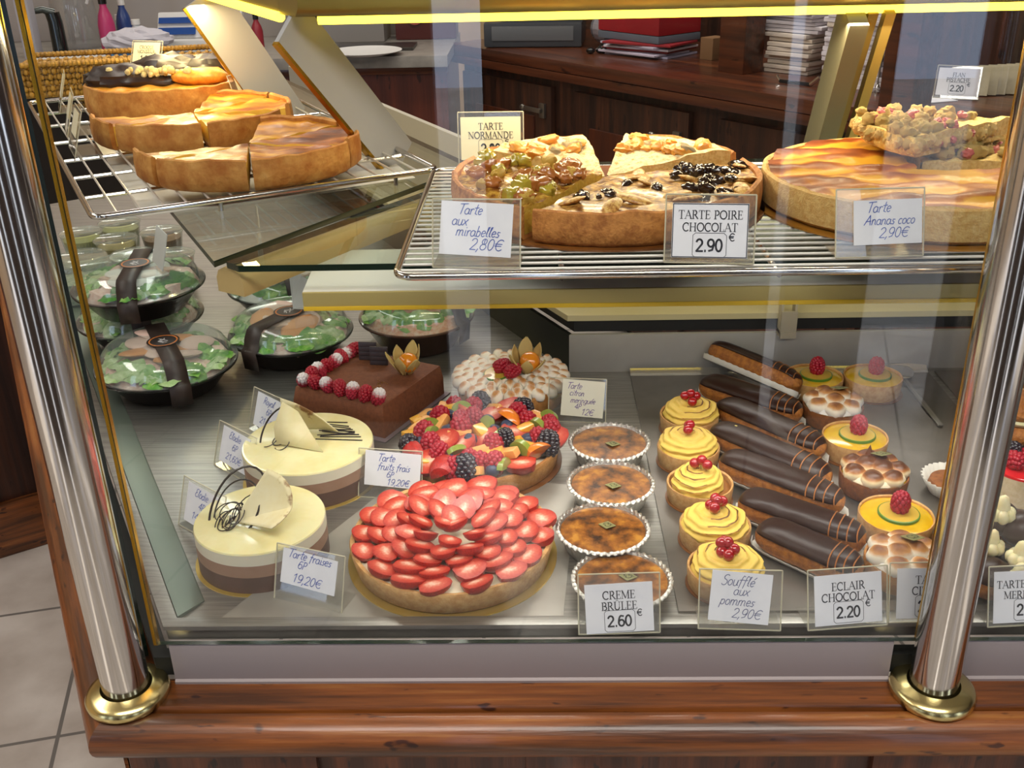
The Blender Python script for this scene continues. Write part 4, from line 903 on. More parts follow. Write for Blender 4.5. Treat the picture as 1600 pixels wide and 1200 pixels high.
# eclairs ------------------------------------------------------------------
def loaf(b, L, w, h, n=40, m=18, z0=0, top=None, seed=0, bump=.05, half=False, a0=0, a1=2 * pi):
    o = len(b.v); cols = m if not half else m + 1
    for i in range(n + 1):
        u = -1 + 2 * i / n; e = max(.0, 1 - abs(u) ** 7) ** .5; x = u * L / 2
        for k in range(cols):
            a = a0 + (a1 - a0) * k / m; q = 1 + bump * nz(x * 90, cos(a) * 2 + seed, sin(a) * 2)
            ca, sa = cos(a), sin(a); y = w / 2 * e * q * (abs(ca) ** .8) * (1 if ca > 0 else -1); z = h / 2 * (1 + e * q * (abs(sa) ** .75) * (1 if sa > 0 else -1))
            b.av((x, y, z0 + z))
    for i in range(n):
        for k in range(m): l = (k + 1) % cols; q = o + i * cols; b.af((q + k, q + l, q + cols + l, q + cols + k))
def eclair(pa, pb, label, k, lean=0, z=.003):
    c = (pa + pb) / 2; d = pb - pa; L = d.length; t = thing('eclair', label, 'eclair', Vector((c.x, c.y, z)), atan2(d.y, d.x), 'chocolate eclairs')
    w, h = .038, .030; rx = (radians(lean), 0, 0); up = .0 if not lean else .0155
    b = MB(); loaf(b, L, w, h, z0=.0012, seed=k); b.build('choux', choux, t, rot=rx, loc=(0, 0, up))
    b = MB(); loaf(b, L * .985, w * 1.07, h * 1.06, z0=.0022, seed=k, bump=.02, half=True, a0=radians(14 + 4 * (k % 2)), a1=radians(166)); q = b.build('chocolate_glaze', choc_glaze, t, rot=rx, loc=(0, 0, up)); q.modifiers.new('thick', 'SOLIDIFY').thickness = .0012
    for i in range(4):
        x = L * (.24 + .065 * i) ; b = MB(); pts = []
        for s_ in range(11): a = radians(12 + 156 * s_ / 10); e = max(0, 1 - abs((x + .004 * s_ / 10) / (L / 2)) ** 7) ** .5; pts.append((x + .009 * s_ / 10 - .004, w * .525 * e * cos(a) ** 1 if False else w * .55 * e * (abs(cos(a)) ** .8) * (1 if cos(a) > 0 else -1), .0026 + h * .535 * (1 + e * abs(sin(a)) ** .75)))
        b.tube(pts, .0007, 5); b.build('caramel_stripe', caramel, t, rot=rx, loc=(0, 0, up))
    b = MB(); N = 30
    for i in range(N + 1):
        u = -1 + 2 * i / N; e = max(.02, 1 - abs(u) ** 6) ** .5; x = u * (L / 2 + .005)
        for s_ in (-1, -.72, 0, .72, 1): b.av((x, s_ * (w / 2 + .0015) * e, .0003 + (.0065 + .0008 * (i % 2) if abs(s_) == 1 else 0) * (1 if abs(u) < .96 else 1.2)))
    for i in range(N):
        for q in range(4): o = i * 5 + q; b.af((o, o + 1, o + 6, o + 5))
    if k == 3: g_ = MB(); g_.box((0, 0, 0), (.003, .002, .001)); g_.build('gold_crumb', M('yellow crumb', '#d9c46a', rough=.5), t, loc=(-L * .3, .002, .0026 + h * 1.03))
    q = b.build('paper_case', doily, t, rot=rx if lean else None, loc=(0, 0, up)); q.modifiers.new('thick', 'SOLIDIFY').thickness = .0003
    return t
EC = [((1103, 566), (1240, 625), 'eclair at the very back tipped on its side, white case showing'), ((1095, 603), (1252, 655), 'second eclair from the back, tip by the back wall'), ((1122, 638), (1287, 712), 'third eclair from the back, ending beside the middle lemon tartlet'), ((1112, 677), (1297, 757), 'fourth eclair from the back, crumb of gold on its glaze'),
      ((1126, 722), (1318, 797), 'third eclair from the front, ending beside the darkest meringue tartlet'), ((1155, 785), (1352, 855), 'second eclair from the front'), ((1185, 832), (1345, 905), 'front eclair in a white paper case behind its price card')]
EC = [(a, b_, l) for a, b_, l in EC]
for k, (a, e, lab) in enumerate(EC):
    eclair(G(*a, .015).to_2d().to_3d(), G(*e, .015).to_2d().to_3d(), lab, k, lean=-34 if k == 0 else 0)
# lemon and meringue tartlets -------------------------------------------------
for k, (px, py, lab) in enumerate(((1272, 589, 'lemon tartlet with raspberry at the back, right of the eclairs'), (1364, 589, 'paler lemon tartlet furthest right at the back'), (1336, 683, 'lemon tartlet with raspberry between two meringue tartlets'), (1400, 806, 'front lemon tartlet with raspberry beside the right chrome post'))):
    q = G(px, py, .024); t = thing('lemon_tartlet', lab, 'tartlet', Vector((q.x, q.y, .0026)), 0, 'lemon tartlets with raspberry')
    b = MB(); b.lathe([(0, 0), (.0395, 0), (.0395, .0006), (0, .0006)], 40); b.build('paper_base', board, t, ang=30)
    tart_shell(t, .0375, .024, crust_pale, .0022, .0232, lemon, 48, 'lemon_curd')
    lime(t, (.002, -.0005, .0238), .0205); raspberry(t, (.003, .001, .0355), .0102, (0, 0, k))
def blobs(b):
    rg = random.Random(8)
    for rad, n, sz in ((.0235, 7, .0135), (.0085, 3, .0145)):
        for k in range(n):
            a = 2 * pi * k / n + rad * 40; zc = .022 + (.033 - rad) * .28
            b.ball((rad * cos(a), rad * sin(a), zc), (sz * 1.0, sz * .95, sz * .8), 16, 10, rotz(a), fn=lambda d: 1 + .05 * sin(7 * d.x), tfn=lambda d: max(0, .02 + .92 * max(0, d.z) ** .9 + .12 * d.x))
    b.lathe([(.033, .021), (.031, .026), (.02, .028), (0, .03)], 36, tones=[.05, .1, .1, .1])
for k, (px, py, lab) in enumerate(((1302, 632, 'toasted meringue tartlet with gold plaque between the back lemon tartlets'), (1366, 738, 'darkest toasted meringue tartlet, with a pointed peak, mid tray'), (1413, 872, 'pale toasted meringue tartlet at the front by the post'))):
    q = G(px, py, .024); t = thing('meringue_tartlet', lab, 'tartlet', Vector((q.x, q.y, .0026)), k * .7, 'toasted meringue tartlets')
    tart_shell(t, .037, .022, crust_dark if k < 2 else crust, .0028, .019, lemon, 48)
    mm = mering if k != 1 else MA('darkly toasted meringue', [(0, '#f0e0c0'), (.42, '#ead0a0'), (.58, '#b0713a'), (.75, '#6a3a1a'), (1, '#4a2810')], rough=.35, nscale=90, namp=.3)
    link('meringue', cached('blobs', blobs, ang=80), mm, t)
    if k == 1: b = MB(); b.lathe([(.004, 0), (.0025, .005), (0, .012)], 12, tones=[.8] * 3); b.build('meringue_peak', mm, t, loc=(rotz(-.7) @ Vector((-.004, .012, .0375))))
    rr = rotz(-k * .7) @ Vector((.006, .004, .0425)); plaque(t, rr, (-.25, .12, .5 - k * .7), .0078)
SCL = 3.0
# ------------------------------------------------------------------ salads in black bowls
leaf = [M('lettuce green', '#4c8a2c', '#86b052', scale=30, rough=.4), M('pale lettuce', '#8fae6a', '#b4c696', scale=30, rough=.4), M('dark leaf', '#2f6a1e', '#4c8a2c', scale=70, rough=.4)]
ham = M('ham slice', '#d9b0a0', '#e6c9bc', scale=40, rough=.4); egg = M('orange dressing', '#cf7f3a', '#dd9a58', scale=50, rough=.35); tom = M('tomato', '#c23a26', rough=.3); white_ch = M('white cheese', '#e6e2d8', rough=.45); salmon = M('shrimp pink', '#dd9572', '#e8bfa4', scale=60, rough=.4)
band_m = M('dark brown paper band', '#2a1d18', '#31221c', scale=30, rough=.5); stick = M('dark sticker', '#241814', rough=.4); orange_r = M('orange ring ink', '#c8701e', rough=.5); swirl_m = M('pale swirl ink', '#b9b4b4', rough=.5)
def salad(loc, R, label, mix, band_rot, seed, bowl=black_pl, hb=.038, dome=.030, sticker=True):
    t = thing('salad_bowl', label, 'salad', loc, 0, 'boxed salads with domed lids')
    b = MB(); b.lathe([(0, .001), (R * .6, .001), (R * .66, .003), (R * .93, hb - .004), (R * 1.0, hb - .002), (R * 1.01, hb + .0005), (R * .95, hb), (R * .6, .006), (0, .005)], 64); b.build('bowl', bowl, t)
    b = MB(); b.lathe([(R * 1.0, hb + .001), (R * 1.005, hb + .003), (R * .93, hb + .004), (R * .9, hb + dome * .55), (R * .84, hb + dome * .86), (R * .76, hb + dome), (R * .72, hb + dome * .97), (R * .3, hb + dome * .98), (0, hb + dome * .98)], 64); b.build('lid', lidm, t)
    rg = random.Random(seed)
    b = MB(); b.lathe([(R * .9, hb - .004), (R * .82, hb + dome * .3), (R * .5, hb + dome * .5), (0, hb + dome * .55)], 40, fn=lambda r, z, a, k: (r, z + .006 * nz(cos(a) * 3 * r / R, sin(a) * 3 * r / R, seed))); b.build('salad_bed', mix[1][0] if mix[1][0] is not egg else ham, t)
    b = MB()
    for k in range(46):
        a = rg.uniform(0, 6.28); r_ = R * rg.uniform(.62, .86); z = hb + dome * (.62 - .38 * (r_ / R) ** 3)
        s = rg.uniform(.012, .022); b.cur = rg.choice(mix[0])
        R3 = Matrix.Rotation(a, 3, 'Z') @ Matrix.Rotation(rg.uniform(-.2, .9), 3, 'Y') @ Matrix.Rotation(rg.uniform(0, 6), 3, 'Z')
        o = len(b.v); n = 6
        for i in range(n + 1):
            for j in range(n + 1):
                u, v = i / n * 2 - 1, j / n * 2 - 1; u, v = u * (1 - .3 * v * v) ** .5, v * (1 - .3 * u * u) ** .5
                p = R3 @ Vector((u * s, v * s * .75, .0045 * nz(u * 2 + k, v * 2, k) - .004 * (u * u + v * v))); b.av(p + Vector((r_ * cos(a), r_ * sin(a), z)))
        for i in range(n):
            for j in range(n): q = o + i * (n + 1) + j; b.af((q, q + n + 1, q + n + 2, q + 1))
    q = b.build('lettuce_leaves', leaf, t); q['kind'] = 'stuff'
    for k in range(9):
        a = 2 * pi * k / 9 + rg.uniform(-.3, .3); r_ = R * rg.uniform(.1, .5); mt = mix[1][k % len(mix[1])]
        nm = {'ham slice': 'ham_slice', 'orange dressing': 'carrot_slice', 'tomato': 'tomato_wedge', 'white cheese': 'cheese_slice', 'shrimp pink': 'chicken_strip'}[mt.name]
        link(nm, cached('slice', lambda b: b.ball((0, 0, 0), (1, .62, .16), 16, 8, fn=lambda d: 1 + .16 * nz(d.x * 2, d.y * 2))), mt, t, (r_ * cos(a), r_ * sin(a), hb + dome * .66 + .0012 * k % .004), (rg.uniform(-.25, .25), rg.uniform(-.25, .25), rg.uniform(0, 6)), rg.uniform(.022, .034))
    # paper band over the lid with its round sticker
    b = MB(); prof = [(-R * .985, hb - .026), (-R * 1.018, hb + .002), (-R * .94, hb + .006), (-R * .9, hb + dome * .6), (-R * .83, hb + dome * .92), (-R * .76, hb + dome + .0012), (0, hb + dome + .0012)]
    prof = prof + [(-x, z) for x, z in prof[-2::-1]]; w = .0135
    for x, z in prof:
        for s_ in (-w, w): b.av((x, s_, z))
    for i in range(len(prof) - 1): q = 2 * i; b.af((q, q + 1, q + 3, q + 2))
    bd = b.build('paper_band', band_m, t, rot=(0, 0, band_rot)); bd.modifiers.new('thick', 'SOLIDIFY').thickness = .0003
    zt = hb + dome + .0018
    b = MB(); b.lathe([(0, zt), (.0215, zt), (.0215, zt + .0002), (0, zt + .0002)], 36); st = b.build('sticker', stick, bd, ang=30)
    b = MB(); b.lathe([(.0172, zt + .0003), (.019, zt + .0003)], 40); b.build('orange_ring', orange_r, st)
    b = MB(); 
    for q in ([(-.008, -.003), (-.002, .004), (.003, -.001), (.008, .004)], [(-.008, .001), (-.001, .0065), (.004, .002)], [(-.004, -.005), (.002, -.001), (.007, -.003)]): b.ribbon(q, .0016, zt + .0004)
    b.build('swirl', swirl_m, st, smooth=False)
    return t
S_ = lambda px, py, zr: (lambda q: Vector((q.x, q.y, 0)))(G(px, py, zr))
hb = .038
p2 = S_(261, 566, hb); salad(p2, .0935, 'front salad bowl with orange slices, nearest the left post', ((0, 1, 1), (egg, ham, egg, ham, ham)), radians(118), 2)
p3 = S_(455, 518, hb); p3.z = 0; salad(p3, .0885, 'salad bowl with ham behind the raspberry chocolate cake', ((0, 0, 1), (ham, ham, egg)), radians(62), 3)
p1 = Vector((-.600, 1.432, 0)); salad(p1, .092, 'bottom salad bowl of the stack by the left post', ((1, 0), (ham,)), radians(112), 4)
p1b = p1 + Vector((.028, -.052, .0695)); salad(p1b, .092, 'top salad bowl of the stack, with white cheese and green leaves', ((0, 2, 1), (ham, white_ch, white_ch, white_ch, tom)), radians(100), 5)
p4 = Vector((-.412, 1.56, .0)); salad(p4, .088, 'bright green salad bowl under the tan shelf arm', ((0, 2, 2), (white_ch,)), radians(118), 6)
p5 = Vector((-.178, 1.400, 0)); salad(p5, .084, 'clear salad bowl with chicken beside the chocolate cake, brown band', ((0, 1), (salmon, salmon, tom, salmon)), radians(150), 7, bowl=M('brown tinted plastic', '#4a2f24', rough=.25), hb=.046, dome=.034)
# disposable spatula resting on the ham salad
def clear_card(pts, label, name):
    b = MB(); b.mesh(pts, [tuple(range(len(pts)))]); o = b.build(name, M('frosted plastic', '#c9c8c2', rough=.3, alpha=.75), smooth=False); o.modifiers.new('thick', 'SOLIDIFY').thickness = .0012; return o
zl = hb + .030 + .003
t = thing('plastic_card_holder', 'clear folded plastic holder standing on the ham salad lid', 'price card', Vector((p3.x + .012, p3.y + .012, zl)), radians(-28))
for nm, pts in (('front_sheet', [(-.002, -.01, 0), (.055, -.002, .004), (.052, .03, .012), (-.006, .02, .04)]), ('back_sheet', [(-.002, -.01, 0), (-.006, .02, .04), (-.05, .055, .062), (-.052, .045, .058)])):
    o = clear_card(pts, '', nm); o.parent = t
q = p1b + Vector((.038, -.018, zl)); t = thing('plastic_card_holder', 'clear price holder tilted on the topmost stacked salad lid', 'price card', q, radians(-58))
o = clear_card([(-.03, 0, 0), (.03, 0, 0), (.03, .014, .05), (-.03, .014, .05)], '', 'front_sheet'); o.parent = t
# dessert cups at the back of the side display
for k, (px, py, c, lab) in enumerate(((207, 396, '#d9e2d8', 'white yoghurt cup behind the stacked salads'), (128, 398, '#9aa083', 'clear dessert cup by the left post, pale filling'), (180, 372, '#a8934a', 'clear dessert cup with amber filling behind the white yoghurt cup'), (126, 362, '#a9a552', 'clear dessert cup with yellow green filling, far left'), (186, 346, '#b7b070', 'clear dessert cup with pale yellow filling at the very back'), (252, 360, '#8a5a1e', 'clear dessert cup with brown filling under the rack corner'), (268, 396, '#a0523a', 'clear dessert cup with red filling beside the stacked salads'))):
    q = G(px, py, .055); t = thing('dessert_cup', lab, 'dessert cup', Vector((q.x, q.y, 0)), 0, 'lidded dessert cups')
    b = MB(); b.lathe([(0, .001), (.03, .001), (.037, .05), (.0385, .052), (.0345, .052), (.029, .004), (0, .004)], 40); b.build('cup', white_pl if k == 0 else lidm, t)
    b = MB(); b.lathe([(0, .006), (.0285, .006), (.0335, .042), (0, .043)], 36); b.build('filling', M('cup filling %s' % c[1:], c, rough=.4), t)
    b = MB(); b.lathe([(.039, .0525), (.0395, .054), (.037, .056), (.035, .0545), (0, .0545)], 40); b.build('lid', lidm, t)
b = MB(); q = G(150, 432, .03); t = thing('hinged_box', 'clear hinged salad box between the cups and the stacked salads', 'box', Vector((q.x - .01, q.y - .035, 0)), radians(28))
b = MB(); b.box((0, 0, .035), (.1, .075, .07), bev=.006); b.build('box_shell', lidm, t)
b = MB(); b.box((0, 0, .022), (.09, .066, .036), bev=.005); b.build('box_filling', M('grey green filling', '#7f8a74', '#a2a88f', scale=80, rough=.5), t)

# ------------------------------------------------------------------ tarts made of slices
def sector(b, R, z0, zt, a0, a1, nr=14, na=None):
    """solid wedge; zt(r, a) gives the top; slot 1 on the top"""
    na = na or max(6, int((a1 - a0) / .07)); o = len(b.v)
    for i in range(nr + 1):
        for j in range(na + 1):
            r = R * max(.012, i / nr); a = a0 + (a1 - a0) * j / na; b.av((r * cos(a), r * sin(a), zt(r, a)))
    W_ = na + 1
    b.cur = 1
    for i in range(nr):
        for j in range(na): q = o + i * W_ + j; b.af((q, q + W_, q + W_ + 1, q + 1))
    b.cur = 0
    low = lambda k: b.av((b.v[k][0], b.v[k][1], z0))
    edge = [o + i * W_ for i in range(nr + 1)] + [o + nr * W_ + j for j in range(1, na + 1)] + [o + i * W_ + na for i in range(nr - 1, -1, -1)]
    lo = [low(k) for k in edge]
    for k in range(len(edge) - 1): b.af((edge[k], lo[k], lo[k + 1], edge[k + 1]))
    b.af(lo)
def wedge(name, label, cat, c, R, h, a0, a1, crm, fill_side, fill_top, topfn=None, rim=.004, wall=.006, group=None, loft=0, fname='filling', gap=.6):
    a0, a1 = radians(a0 + gap), radians(a1 - gap); am = (a0 + a1) / 2; off = Vector((cos(am), sin(am), 0)) * .0012
    t = thing(name, label, cat, Vector((c[0], c[1], (c[2] if len(c) > 2 else Z1))) + off, 0, group)
    b = MB(); n = max(8, int((a1 - a0) / .05)); sd = R * 100 + a0
    b.lathe([(0.002, .0), (R - .004, .0), (R, .004), (R + .001, h * .6), (R - .0005, h + rim * .7), (R - wall * .45, h + rim), (R - wall, h + rim * .4), (R - wall * 1.1, .004), (.002, .004)], n, a0, a1,
            fn=lambda r, z, a, k: (r * (1 + (.012 * nz(cos(a) * 5, sin(a) * 5, sd) if k > 0 else 0)) , z + (.0028 * nz(cos(a) * 6, sin(a) * 6, sd + 9) if k in (4, 5, 6) else 0)))
    # close the two cut ends of the crust
    P = 9
    for j in (0, n): b.af([j * P + k for k in range(P)])
    b.build('crust', crm, t)
    b = MB(); sector(b, R - wall * 1.05, .0042, (lambda r, a: topfn(r, a)) if topfn else (lambda r, a: h), a0, a1); b.build(fname, [fill_side, fill_top], t, ang=50)
    return t
flan_c = M('flan crust', '#a8641f', '#c98f45', scale=14, rough=.65, bump=.6, bscale=50, det=8, lo=.36, hi=.6, c3='#d6a25a')
flan_y = M('flan custard cut', '#ecc65a', '#e6bb48', scale=40, rough=.45, sss=.25)
flan_t = M('browned flan skin', '#8f4a10', '#d99a2c', scale=10, rough=.32, coat=.25, lo=.36, hi=.58, c3='#eec45a', det=6, stretch=(.6, 1.6, 1), bump=.25, bscale=14)
flan_d = M('deep browned flan skin', '#5f2a0a', '#b0641a', scale=10, rough=.32, coat=.25, lo=.38, hi=.58, c3='#e2aa40', det=6, stretch=(.6, 1.6, 1), bump=.25, bscale=14)
def flantop(sd, h, dip=.007): return lambda r, a: h - dip * (1 - (r / .135) ** 4) * .7 + .0035 * nz(r * cos(a) * 38, r * sin(a) * 38, sd) + .0016 * nz(r * cos(a) * 120, r * sin(a) * 30, sd)
c1 = (-.330, 1.176); h1 = .030
FL = 'custard flan slices on the left rack'
for k, (a0, a1, lab) in enumerate(((206, 232, 'narrow custard flan slice at the left end of the front flan'), (234, 284, 'wide front custard flan slice left of the cut line'), (285, 344, 'front custard flan slice right of the cut line'), (345, 402, 'custard flan slice on the right side of the front flan'), (403, 458, 'custard flan slice at the back right of the front flan'))):
    wedge('flan_slice', lab, 'flan slice', c1, .1255, h1, a0, a1, flan_c, flan_y, flan_d if k in (1, 2, 3) else flan_t, flantop(k, h1), group=FL)
c2 = (-.452, 1.368)
for k, (a0, a1, lab) in enumerate(((196, 236, 'cut custard flan slice at the far left with pale side showing'), (240, 292, 'custard flan slice behind the front flan, crust towards the viewer'), (294, 346, 'custard flan slice of the middle flan next to the front flan'), (2, 50, 'custard flan slice at the right of the middle flan'), (51, 96, 'custard flan slice with the tall brown corner behind the front flan'))):
    wedge('flan_slice', lab, 'flan slice', c2, .1265, h1 + .001, a0, a1, flan_c, flan_y, flan_t, flantop(k + 7, h1 + .001), group=FL)
c3 = (-.548, 1.565); dch = M('dark chocolate filling', '#1f120d', '#2c1a12', scale=30, rough=.4)
ot = M('orange baked filling', '#d08a24', '#e2a840', scale=30, rough=.3, coat=.4)
wedge('chocolate_pear_flan', 'dark chocolate topped flan at the back of the left rack', 'flan', c3, .118, .038, 160, 380, flan_c, flan_y, ot, lambda r, a: .038 + .004 * nz(r * cos(a) * 40, r * sin(a) * 40))
t = COL.objects['chocolate_pear_flan']
for k, (x, y, sx, sy, sz, rz_) in enumerate(((-.066, .0, .056, .05, .022, .2), (-.01, .035, .07, .04, .030, .3), (.055, .045, .055, .035, .028, .4), (-.02, -.03, .05, .02, .012, .1))):
    b = MB(); b.ball((0, 0, 0), (sx, sy, sz), 28, 14, rotz(rz_), fn=lambda d, k=k: 1 + .2 * nz(d.x * 3, d.y * 5, d.z * 3 + k) + .07 * nz(d.x * 4, d.y * 14, d.z * 9 + k)); b.build('chocolate_fold', dch, t, loc=(x, y, .042))
b = MB()
for k in range(34): b.ball((rg.gauss(-.012, .03), -.036 + rg.gauss(0, .005), .058 + rg.uniform(-.006, .002)), rg.uniform(.003, .007), 7, 5, fn=lambda d: 1 + .2 * nz(d.x * 3, d.y * 3, k))
q = b.build('icing_sugar', M('pale crumble', '#dccf9c', '#c9b679', scale=90, rough=.9), t); q['kind'] = 'stuff'
b = MB(); b.ball((.06, -.03, .048), (.042, .022, .013), 20, 10, rotz(.2), fn=lambda d: 1 + .15 * nz(d.x * 3, d.y * 3, d.z * 3)); b.build('pear_piece', M('baked pear', '#e0a23c', '#c9802a', scale=40, rough=.4, sss=.2), t)
b = MB(); b.lathe([(0, 0), (.04, 0), (.04, .001), (0, .001)], 30)

# right hand rack -----------------------------------------------------------------
cA = (.068, .985)
b = MB(); b.lathe([(0, 0), (.152, 0), (.152, .0018), (0, .0018)], 72); tag(b.build('cake_board', board, loc=(cA[0], cA[1], Z1), ang=30), 'round brown cake board under the plum and pear tart slices', 'cake board', 'round cake boards')
ZB = Z1 + .002
tc_ = M('tart crust golden', '#c48440', '#9c5f26', scale=40, rough=.65, bump=.45, bscale=140, sss=.1)
mir_s = M('mirabelle filling', '#c9a544', '#b58d30', scale=60, rough=.4, sss=.2, bump=.4); mir_t = M('mirabelle top', '#7d4a1c', '#c79a3c', scale=45, rough=.25, coat=.4, c3='#d9b45a', bump=.4)
pear_s = M('pear custard', '#d9b878', '#c9a25a', scale=60, rough=.45, sss=.2); pear_t = M('baked pear top', '#6a3a16', '#cfa050', scale=38, rough=.35, coat=.2, lo=.42, hi=.6, c3='#d2a860', bump=.3)
crumb_s = M('crumble side', '#d4b676', '#bf9a55', scale=80, rough=.7, bump=.5, sss=.1); crumb_t = M('floury crumble', '#d6c498', '#b98440', scale=55, rough=.85, bump=.8, bscale=130, lo=.5, hi=.68, c3='#a8682c')
rough_top = lambda h, amp, sd, s1=55: (lambda r, a: h + amp * nz(r * cos(a) * s1, r * sin(a) * s1, sd) + amp * .5 * nz(r * cos(a) * s1 * 2.6, r * sin(a) * s1 * 2.6, sd + 3))
def chunks(t, a0, a1, r0, r1, z, n, specs, sd):
    rg = random.Random(sd)
    for k in range(n):
        a = radians(rg.uniform(a0, a1)); r = rg.uniform(r0 ** 2, r1 ** 2) ** .5; nm, mt, s0, s1, fl = rg.choice(specs)
        key_ = 'lump%d' % rg.randrange(4)
        me = cached(key_, lambda b: b.ball((0, 0, 0), 1, 18, 12, fn=lambda d: 1 + .4 * nz(d.x * 1.8, d.y * 1.8, d.z * 1.8 + ord(key_[-1])) + .16 * nz(d.x * 5, d.y * 5, d.z * 5 + ord(key_[-1]))))
        if nm == 'pear_slice': me = cached('slice', None); fl *= 2.6
        s = rg.uniform(s0, s1) * .9; link(nm, me, mt, t, (r * cos(a), r * sin(a), z + rg.uniform(-.002, .003)), (rg.uniform(-.4, .4), rg.uniform(-.4, .4), rg.uniform(0, 6)), (s, s * .8, s * fl))
mirab = M('glazed mirabelle', '#8f8a2a', '#c2a63a', scale=60, rough=.18, coat=.7, sss=.25); mirab2 = M('browned mirabelle', '#8a4a22', '#b8742c', scale=60, rough=.25, coat=.5)
chk = M('melted chocolate chunk', '#1c0f0a', '#2e1a10', scale=90, rough=.14, coat=.8); pearc = M('pear slice', '#8f5a24', '#cfa458', scale=1.2, rough=.4, sss=.1, lo=.38, hi=.56, c3='#dcc080')
def mirtop(r, a):
    return .029 + .005 * nz(r * cos(a) * 70, r * sin(a) * 70, 3) + .006 * nz(r * cos(a) * 30, r * sin(a) * 30, 8)
t = wedge('mirabelle_tart', 'yellow green mirabelle plum tart portion behind its handwritten card', 'tart', (cA[0] - .002, cA[1], ZB), .147, .028, 152, 238, tc_, mir_s, mir_t, mirtop)
chunks(t, 156, 234, .015, .132, .033, 40, (('mirabelle_half', mirab, .0085, .013, .75), ('mirabelle_half', mirab, .0085, .013, .75), ('mirabelle_half', mirab2, .009, .014, .6), ('custard_lump', mir_s, .007, .012, .8)), 4)
chunks(t, 226, 236, .01, .13, .018, 14, (('mirabelle_half', mirab, .007, .010, .8), ('custard_lump', mir_s, .006, .009, .9)), 6)
t = wedge('pear_chocolate_tart', 'pear and chocolate tart portion behind its printed card', 'tart', (cA[0], cA[1], ZB), .147, .027, 240, 378, tc_, pear_s, pear_t, rough_top(.026, .0035, 5))
chunks(t, 246, 374, .03, .135, .027, 40, (('pear_slice', pearc, .012, .02, .4), ('chocolate_chunk', chk, .007, .013, .55), ('chocolate_chunk', chk, .004, .008, .6), ('pear_slice', pearc, .012, .018, .4)), 2)
chunks(t, 335, 374, .06, .12, .030, 12, (('chocolate_chunk', chk, .005, .010, .6),), 12)
NG = 'crumble topped apple tart slices'
for a0, a1, lab in ((96, 150, 'crumble topped apple tart slice in front of the cream Normande card'), (20, 78, 'crumble topped apple tart slice behind the pear and chocolate tart')):
    t = wedge('apple_crumble_slice', lab, 'tart slice', (cA[0], cA[1] + .006, ZB), .143, .030, a0, a1, tc_, crumb_s, crumb_t, lambda r, a, q=a0: .024 + .012 * min(1, r / .09) + .004 * nz(r * cos(a) * 60, r * sin(a) * 60, q) + .003 * nz(r * cos(a) * 170, r * sin(a) * 170, q), rim=.006, group=NG)
    chunks(t, a0 + 6, a1 - 6, .07, .125, .035, 18, (('apple_chunk', M('baked apple', '#d99a3c', '#c47a26', scale=50, rough=.35, sss=.2), .009, .015, .5), ('crumble_lump', crumb_t, .006, .011, .6)), int(a0))
# pineapple coconut tart
cB = (.362, .972)
b = MB(); b.lathe([(0, 0), (.152, 0), (.152, .0018), (0, .0018)], 72); tag(b.build('cake_board', M('golden cake board', '#b07a2c', rough=.3, metal=.4), loc=(cB[0], cB[1], Z1), ang=30), 'round golden cake board under the pineapple coconut tart', 'cake board', 'round cake boards')
pin_t = MA('glossy pineapple top', [(0, '#d09628'), (.36, '#cf9a30'), (.5, '#a8611e'), (.68, '#824014'), (1, '#62290c')], rough=.42, coat=.1, nscale=60, namp=.45)
pin_t.node_tree.nodes['Principled BSDF'].inputs['Specular IOR Level'].default_value = .1; pin_t.node_tree.nodes['Principled BSDF'].inputs['Coat Weight'].default_value = .04
for q_ in (flan_t, flan_d): q_.node_tree.nodes['Principled BSDF'].inputs['Specular IOR Level'].default_value = .2; q_.node_tree.nodes['Principled BSDF'].inputs['Coat Weight'].default_value = .1
def pintop(r, a):
    x, y = r * cos(a), r * sin(a); w = 2.2 * nz(x * 16 + 4, y * 44, 2); return .031 + .003 * max(-1, min(1, w)) + .002 * nz(x * 60, y * 60, 1)
t = thing('pineapple_coconut_tart', 'glossy golden brown pineapple coconut tart on the golden board', 'tart', Vector((cB[0], cB[1], ZB)), 0)
a0, a1 = radians(88), radians(352)
b = MB(); n = 80; R = .146; hh_ = .03
b.lathe([(.002, 0), (R - .006, 0), (R - .001, .004), (R, hh_ * .6), (R - .002, hh_), (R - .005, hh_ + .0015), (R - .008, hh_), (R - .008, .004), (.002, .004)], n, a0, a1, fn=lambda r, z, a, k: (r * (1 + (.008 * nz(cos(a) * 6, sin(a) * 6, 4) if k else 0)), z))
for j in (0, n): b.af([j * 9 + k for k in range(9)])
b.build('crust', M('sandy crust', '#d0ad6c', '#bd9450', scale=60, rough=.75, bump=.5, bscale=200, sss=.1), t)
b = MB(); sector(b, R - .0065, .0042, pintop, a0, a1, 26, 90)
for k, p in enumerate(b.v):
    r = hypot(p[0], p[1]); x, y = p[0], p[1]; w = max(-1, min(1, 2.2 * nz(x * 16 + 4, y * 44, 2))); b.tone[k] = max(.02, .42 + .38 * w * (abs(p[2]) > .02) + (.3 if r > R - .02 else 0))
b.build('filling', [M('coconut filling', '#d9bf86', '#c9a964', scale=70, rough=.6, sss=.15), pin_t], t, ang=60)
NR = 'crumble slices at the right end of the rack'
rubr = M('rhubarb piece', '#a8424a', '#c47a6a', scale=60, rough=.35, sss=.2)
cr_y = M('yellow crumble', '#e2c67c', '#cfa552', scale=60, rough=.8, bump=.8, bscale=140, sss=.1)
